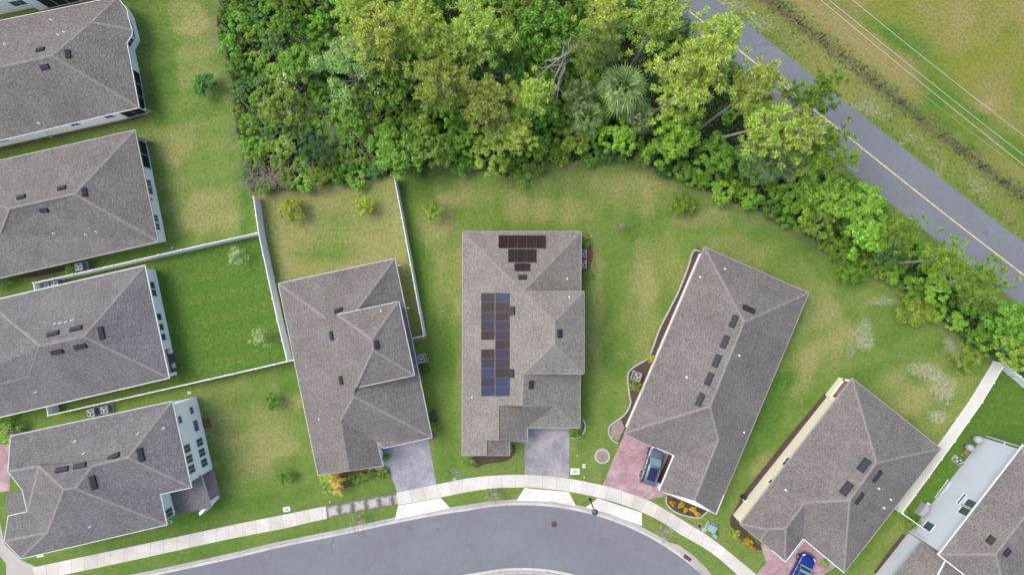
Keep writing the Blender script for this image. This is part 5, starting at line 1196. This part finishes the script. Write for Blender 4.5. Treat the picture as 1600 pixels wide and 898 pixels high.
# ---------------------------------------------------------------- cars
def car(label, paint, px, py, heading, suv=True, L=4.5, Wd=1.86, name='parked_car'):
    c = P(px, py, .7); root = thing(name, (c.x, c.y, .02), label, 'car', rz=-R(heading)); hl = L / 2; hw = Wd / 2
    pm = mat(label[:20] + ' paint', paint, .22, .6, .35)
    pm.node_tree.nodes['Principled BSDF'].inputs['Coat Weight'].default_value = .6
    st = [(-1, .80, .55, .72), (-.985, .9, .45, .95), (-.9, .97, .4, 1.02), (-.7, 1, .36, 1.03), (-.35, 1, .33, 1.02), (0, 1, .33, 1.0), (.3, 1, .33, .98), (.42, .99, .34, .97), (.6, .98, .36, .94), (.8, .95, .4, .88), (.93, .86, .45, .8), (.985, .72, .5, .70), (1, .6, .55, .62)]
    vs = []; n = 10
    for t, w_, zb, zt in st:
        y = t * hl; w1 = w_ * hw
        half = [(w1 * .80, zb - .1), (w1 * .97, zb), (w1, (zb + zt) / 2), (w1 * .965, zt - .07), (w1 * .86, zt)]
        vs += [(x, y, z) for x, z in half] + [(-x, y, z) for x, z in half[::-1]]
    fs = [(i * n + k, i * n + (k + 1) % n, (i + 1) * n + (k + 1) % n, (i + 1) * n + k) for i in range(len(st) - 1) for k in range(n)] + [tuple(range(n)), tuple(reversed(range((len(st) - 1) * n, len(st) * n)))]
    fs = [tuple(reversed(f)) for f in fs]
    body = mesh_obj('body', vs, fs, pm, root, smooth=True); md = body.modifiers.new('s', 'SUBSURF'); md.levels = md.render_levels = 2
    zr = 1.62 if suv else 1.45; rear = -.93 if suv else -.78
    # greenhouse: loft in glass
    gs = [(rear, .84, 1.0, 1.02), (rear + .09, .82, 1.0, zr - .06), (rear + .16, .80, 1.0, zr), (-.3, .80, 1.0, zr + .02), (.02, .80, 1.0, zr), (.12, .79, 1.0, zr - .06), (.30, .82, .98, 1.2), (.44, .84, .97, .98)]
    vs = []; n = 8
    for t, w_, zb, zt in gs:
        y = t * hl; w1 = w_ * hw; k = max(0, (zt - 1.0) / .62)
        half = [(w1 * 1.05, zb - .04), (w1 * (1.02 - .14 * k * .5), (zb + zt) / 2), (w1 * (1 - .14 * k), zt - .03), (w1 * (.8 - .05 * k), zt + .005)]
        vs += [(x, y, z) for x, z in half] + [(-x, y, z) for x, z in half[::-1]]
    fs = [(i * n + k, i * n + (k + 1) % n, (i + 1) * n + (k + 1) % n, (i + 1) * n + k) for i in range(len(gs) - 1) for k in range(n)] + [tuple(range(n)), tuple(reversed(range((len(gs) - 1) * n, len(gs) * n)))]
    fs = [tuple(reversed(f)) for f in fs]
    cg = mat('car glass', (.015, .03, .045), .05, .8); mesh_obj('windows', vs, fs, cg, root)
    ws = mat('windscreen', (.16, .26, .28), .06, .8)
    mesh_obj('windscreen', [(-hw * .68, .115 * hl, zr - .02), (hw * .68, .115 * hl, zr - .02), (hw * .76, .43 * hl, 1.02), (-hw * .76, .43 * hl, 1.02)], [(3, 2, 1, 0)], ws, root)
    # roof skin
    vs = []; rows = [rear + .05, rear + .12, -.5, -.25, 0, .1]; zz = [zr - .06, zr + .035, zr + .055, zr + .055, zr + .04, zr - .01]
    for y, z in zip(rows, zz):
        for x in (-.72, -.6, 0, .6, .72): vs.append((x * hw, y * hl, z - (.05 if abs(x) > .65 else 0) + (.015 if x == 0 else 0)))
    fs = [(i * 5 + k, i * 5 + k + 1, (i + 1) * 5 + k + 1, (i + 1) * 5 + k) for i in range(5) for k in range(4)]
    mesh_obj('roof', vs, fs, pm, root, smooth=True)
    if suv: 
        mesh_obj('sunroof', [(-.5 * hw, -.66 * hl, zr + .065), (.5 * hw, -.66 * hl, zr + .065), (.5 * hw, .0, zr + .062), (-.5 * hw, .0, zr + .062), (0, -.66 * hl, zr + .085), (0, 0, zr + .078)], [(0, 4, 5, 3), (4, 1, 2, 5)], mat('sunroof glass', (.008, .015, .05), .12, .5), root)
        for s_ in (-1, 1): MB().tube([(s_ * .68 * hw, -.72 * hl, zr + .04), (s_ * .69 * hw, -.66 * hl, zr + .1), (s_ * .69 * hw, 0, zr + .09), (s_ * .68 * hw, .07 * hl, zr + .02)], .025, 6).build('roof_rail', M['rim'], root)
    mb = MB()
    for s_ in (-1, 1):
        for y in (-.25, .0): mb.box((s_ * hw * .845, y * hl - .1, 1.28), (.05, .08, .62), M=Matrix.Rotation(s_ * R(-14), 3, 'Y'))
    mb.build('pillar', pm, root)
    for s_ in (-1, 1):
        MB().bbox((s_ * (hw + .09), .30 * hl, 1.05), (.2, .12, .14), .03).build('mirror', pm, root)
        mb = MB(); mb.add([(s_ * hw * .55, hl * .955, .72), (s_ * hw * .88, hl * .87, .80), (s_ * hw * .84, hl * .80, .885), (s_ * hw * .55, hl * .90, .80)], [(0, 1, 2, 3) if s_ > 0 else (3, 2, 1, 0)])
        for i in range(4): mb.v[i] += Vector((s_ * .012, .012, .02))
        mb.build('headlight', mat('headlight lens', (.7, .75, .78), .1, .6), root)
        MB().box((s_ * hw * .74, -hl * .955, .86), (.26, .1, .14)).build('tail_light', mat('tail light', (.3, .01, .01), .2), root)
        for y in (-.62, .63):
            w_ = MB(); pr = [(.2, -.11), (.33, -.11), (.355, -.07), (.355, .07), (.33, .11), (.2, .11)]; n = 20; m3 = Matrix.Rotation(R(90), 3, 'Y'); cc = Vector((s_ * (hw - .10), y * hl, .345))
            w_.lathe((0, 0, 0), pr, n); w_.v = [m3 @ v + cc for v in w_.v]; ww = w_.build('wheel', M['rubber'], root, True)
            q = MB(); q.lathe((0, 0, 0), [(.21, -.118), (.21, .118)], 16); q.v = [m3 @ v + cc for v in q.v]; q.build('rim', M['rim'], ww)
    return root
car('silver blue crossover with a dark glass roof parked on the rose brick driveway', (.10, .125, .175), 1019.5, 727, 18, True, 4.3, 1.8)
car('deep blue sedan parked at the entrance of the cream house', (.006, .02, .22), 1251, 894, 27, False, 4.4, 1.8)

# ---------------------------------------------------------------- street furniture and small things
b = P(922, 779.4); t = thing('street_lamp', b, 'black post lamp with a dark teal dome at the kerb between two driveways', 'street lamp', world=True)
MB().lathe(b, [(.16, 0), (.16, .12), (.09, .2), (.07, .6), (.055, 3.6), (.09, 3.65), (.06, 3.7)], 12).build('post', M['black'], t, True)
MB().lathe(b + Vector((0, 0, 3.7)), [(.09, 0), (.17, .05), (.2, .32), (.17, .36)], 16).build('lantern', mat('frosted glass', (.5, .5, .48), .3), t, True)
MB().lathe(b + Vector((0, 0, 4.05)), [(.34, 0), (.35, .03), (.26, .14), (.12, .2), (.05, .22), (.03, .34)], 24).build('dome', M['teal'], t, True)
c = P(866, 819); t = tag(MB().lathe((c.x, c.y, -.1), [(.33, 0), (.32, .012)], 24).build('manhole_cover', M['rust']), 'round dark manhole cover in the street', 'manhole')
c = P(687, 858 - 10); 
b = P(1110, 822); t = thing('transformer_box', (b.x, b.y, 0), 'large pale green utility box between the two front gardens', 'utility box', rz=R(-25)); MB().bbox((0, 0, .4), (.95, .8, .8), .05).build('cabinet', M['boxgreen'], t); MB().box((0, 0, .05), (1.15, 1.0, .1)).build('pad', M['edging'], t)
MB().box((0, -.41, .4), (.8, .02, .6)).build('door', M['boxgreen'], t)
b = P(1115, 834); t = thing('telecom_pedestal', (b.x, b.y, 0), 'small pale green box below the large utility box', 'utility box', rz=R(-25)); MB().bbox((0, 0, .3), (.5, .4, .6), .04).build('cabinet', M['boxgreen'], t); MB().box((0, -.21, .3), (.4, .02, .4)).build('door', M['boxgreen'], t)
for (px, py, r_, m_, nm, lab, rz) in ((1093, 821, .2, 'black', 'valve_lid', 'dark round lid in the grass by the sidewalk near the utility box', 0), (1100, 827, .22, 'acgrey', 'valve_lid', 'grey lid just left of the large utility box', 0), (708, 735, .16, 'teal', 'valve_lid', 'upper dark lid on the lawn left of the solar panel house front', 0), (716, 740, .18, 'teal', 'valve_lid', 'right dark lid on the lawn left of the solar panel house front', 0), (710, 748, .15, 'boxgreen', 'valve_lid', 'pale lid next to the sidewalk below the dark lids', 0)):
    c = P(px, py); o = thing(nm, (c.x, c.y, 0), lab, 'utility lid'); MB().lathe((0, 0, 0), [(r_, 0), (r_, .03), (r_ * .9, .045)], 16).build('lid', M[m_], o); MB().lathe((0, 0, 0), [(r_ * 1.25, 0), (r_ * 1.25, .02)], 16).build('rim', M['edging'], o)
for px, py, a, b_, rz, lab in ((448, 795, .8, .55, 12, 'pale concrete utility slab in the grass by the left sidewalk'), (63, 867, .75, .4, 12, 'pale slab beside the roof at the bottom left'), (898.5, 736, 1.05, .7, 0, 'large pale meter slab right of the slate driveway'), (912.5, 727.5, .35, .45, 0, 'small square meter lid right of the slate driveway'), (296, 613, .35, .3, 12, 'small pale slab below the long white fence')):
    c = P(px, py); o = thing('utility_slab', (c.x, c.y, 0), lab, 'utility slab', rz=R(rz)); MB().bbox((0, 0, .02), (a, b_, .08), .02).build('slab', M['apron'], o); MB().box((0, 0, .066), (a * .5, b_ * .45, .012)).build('lid', M['edging'], o)
for px, py, lab in ((902, 711, 'tiny white marker near the tree ring'), (913, 745, 'tiny white marker by the sidewalk left of the rose driveway'), (270, 387, 'tiny white marker right of the taupe roof'), (516, 783, 'tiny white marker under the orange palm'), (924, 369, 'tiny white marker above the two air conditioners')):
    c = P(px, py); tag(MB().lathe((c.x, c.y, 0), [(.07, 0), (.09, .12), (.06, .17), (.02, .18)], 10).build('sprinkler', M['whitetrim'], None, True), lab, 'sprinkler')
# storm drain
sheet('pavement', [(1040, 845), (1060, 850), (1085, 868), (1103, 886), (1112, 897), (1120, 908), (1100, 900), (1072, 873)], .045, M['kerb'])
c = P(1074, 870.5); t = thing('storm_drain', (c.x, c.y, 0), 'rusty brown storm drain inlet in the kerb', 'drain', rz=R(-38)); MB().bbox((0, 0, .03), (.95, .4, .1), .02).build('inlet_cover', M['rust'], t); MB().box((0, -.22, -.02), (.8, .06, .08)).build('inlet_mouth', M['dark'], t)
# yard things by the blue grey wall
def barrel(px, py, r_, lab, m='acgrey'):
    c = P(px, py, .8); o = thing('planter_barrel', (c.x, c.y, 0), lab, 'barrel'); MB().lathe((0, 0, 0), [(r_ * .8, 0), (r_, .5), (r_, .85), (r_ * .8, .9), (r_ * .62, .9), (r_ * .6, .7)], 20).build('drum', M[m], o, True); MB().lathe((0, 0, .72), [(r_ * .58, 0), (r_ * .5, .1), (r_ * .2, .14)], 14).build('lid', M['steel'], o, True)
barrel(1530, 687, .42, 'upper grey barrel at the top end of the blue grey wall'); barrel(1517, 699.5, .36, 'lower grey barrel beside the blue grey wall')
c = P(1507, 704); o = thing('wooden_crate', (c.x, c.y, 0), 'brown heap of clay pots beside the barrels', 'pots'); mb = MB(); rn = random.Random(2)
for i in range(7): mb.lathe((rn.uniform(-.5, .5), rn.uniform(-.4, .4), 0), [(.1, 0), (.17, .25), (.15, .26), (.12, .2)], 10)
o.name = 'clay_pots'; mb.build('pot', M['blockclay'], o)
c = P(1499, 720, .4); o = thing('pool_pump', (c.x, c.y, 0), 'white and black pump equipment on the grass by the wall', 'pump', rz=R(-40)); mb = MB(); MB().box((0, 0, .05), (1.2, .7, .1)).build('pad', M['edging'], o)
for i in range(5): mb.lathe((-.45 + i * .22, .12 * (-1) ** i, .1), [(.1, 0), (.1, .4), (.05, .45)], 10)
mb.build('canister', M['whitetrim'], o, True); mb = MB()
for i in range(4): mb.tube([(-.5 + i * .28, -.3, .2), (-.45 + i * .28, 0, .62), (-.4 + i * .28, .3, .2)], .05, 6)
mb.build('hose', M['black'], o, True)
c = P(1474, 765, .4); o = thing('ladder', (c.x, c.y, 0), 'white ladder lying against the blue grey wall', 'ladder', rz=math.atan2(32, 24)); mb = MB(); 
for s_ in (-1, 1): MB().box((0, s_ * .2, .3), (2.6, .05, .07)).build('rail', M['whitetrim'], o)
for i in range(8): mb.box((-1.1 + i * .31, 0, .3), (.05, .38, .04))
mb.build('rung', M['whitetrim'], o)
c = P(1443, 797, .6); o = thing('covered_grill', (c.x, c.y, 0), 'dark grey covered grill behind the short white fence', 'grill', rz=math.atan2(32, 24)); mb = MB(); mb.add([(-.75, -.3, 0), (.75, -.3, 0), (.75, .3, 0), (-.75, .3, 0), (-.72, -.28, .8), (.72, -.28, .8), (.72, .28, .8), (-.72, .28, .8), (-.6, -.1, 1.05), (.6, -.1, 1.05), (.6, .12, 1.05), (-.6, .12, 1.05)], [(8, 9, 10, 11)] + [(q + i, q + (i + 1) % 4, q + 4 + (i + 1) % 4, q + 4 + i) for q in (0, 4) for i in range(4)]); mb.build('cover', M['acgrey'], o); MB().box((.9, 0, .6), (.3, .45, .04)).build('side_shelf', M['steel'], o)
c = P(1163, 778, .6); o = thing('hose_reel', (c.x, c.y, 0), 'black and white hose reel against the cream wall', 'hose reel', rz=R(-40)); MB().bbox((0, 0, .35), (.5, .35, .6), .05).build('housing', M['black'], o); MB().lathe((.3, -.1, .2), [(.22, 0), (.24, .05), (.22, .25)], 14).build('hose_coil', M['whitetrim'], o)
c = P(1029, 757, .4); o = thing('hand_truck', (c.x, c.y, 0), 'white items on a dark cart behind the silver blue car', 'cart', rz=R(20)); MB().bbox((0, 0, .3), (.5, .7, .5), .05).build('cart', M['acgrey'], o); mb = MB(); mb.lathe((.08, .1, .5), [(.16, 0), (.2, .1), (.08, .3)], 12); mb.box((-.1, -.15, .62), (.3, .25, .2), .5); mb.build('load', M['whitetrim'], o)
# porch furniture
c = P(265, 549, .7); o = thing('planter_barrel', (c.x, c.y, 0), 'x', 'grill'); o.name = 'kettle_grill'; tag(o, 'pale round lidded grill at the porch of the grey hip roof', 'grill'); MB().lathe((0, 0, .3), [(.12, 0), (.3, .18), (.32, .3), (.28, .42), (.1, .5)], 16).build('bowl', M['whitetrim'], o, True); MB().tube([(0, 0, 0), (0, 0, .35)], .05).build('leg', M['black'], o)
c = P(270, 571, .5); o = thing('patio_chair', (c.x, c.y, 0), 'white framed patio chair on the dark porch', 'chair', rz=R(12)); MB().box((0, 0, .42), (.5, .5, .05)).build('seat', M['acgrey'], o); MB().box((.25, 0, .7), (.05, .5, .5)).build('backrest', M['whitetrim'], o)
for a in (-1, 1):
    for b2 in (-1, 1): MB().box((a * .22, b2 * .22, .2), (.04, .04, .4)).build('leg', M['whitetrim'], o)
# brush and rocks along the ranch fence
mb = MB(); C = []; rn = random.Random(6)
for _ in range(5200):
    t = rn.uniform(-.1, 1.1); a, b = P(*FENCE_PX[0]), P(*FENCE_PX[-1]); p = a.lerp(b, t); nv = Vector((.607, .795, 0)); s_ = rn.gauss(.25, .55) if rn.random() < .75 else rn.uniform(-3.5, 1.5); p += Vector((nv.x * s_, nv.y * s_, 0)); g = .5 + .5 * math.sin(p.x * .9) * math.sin(p.y * 1.7 + p.x); C.append((p.x, p.y, rn.uniform(.02, .45) * g))
tag(leaf_mesh('roadside_weeds', np.array(C), unit(len(C)) + np.array([[0, 0, .5]]), rng.uniform(.05, .13, len(C)), leaf_mat('grey weeds', (.09, .10, .05), (.17, .17, .09))), 'grey green weeds growing along the wire ranch fence', 'weeds', kind='stuff')
for o in bpy.data.objects:
    if '_w' in o: del o['_w']
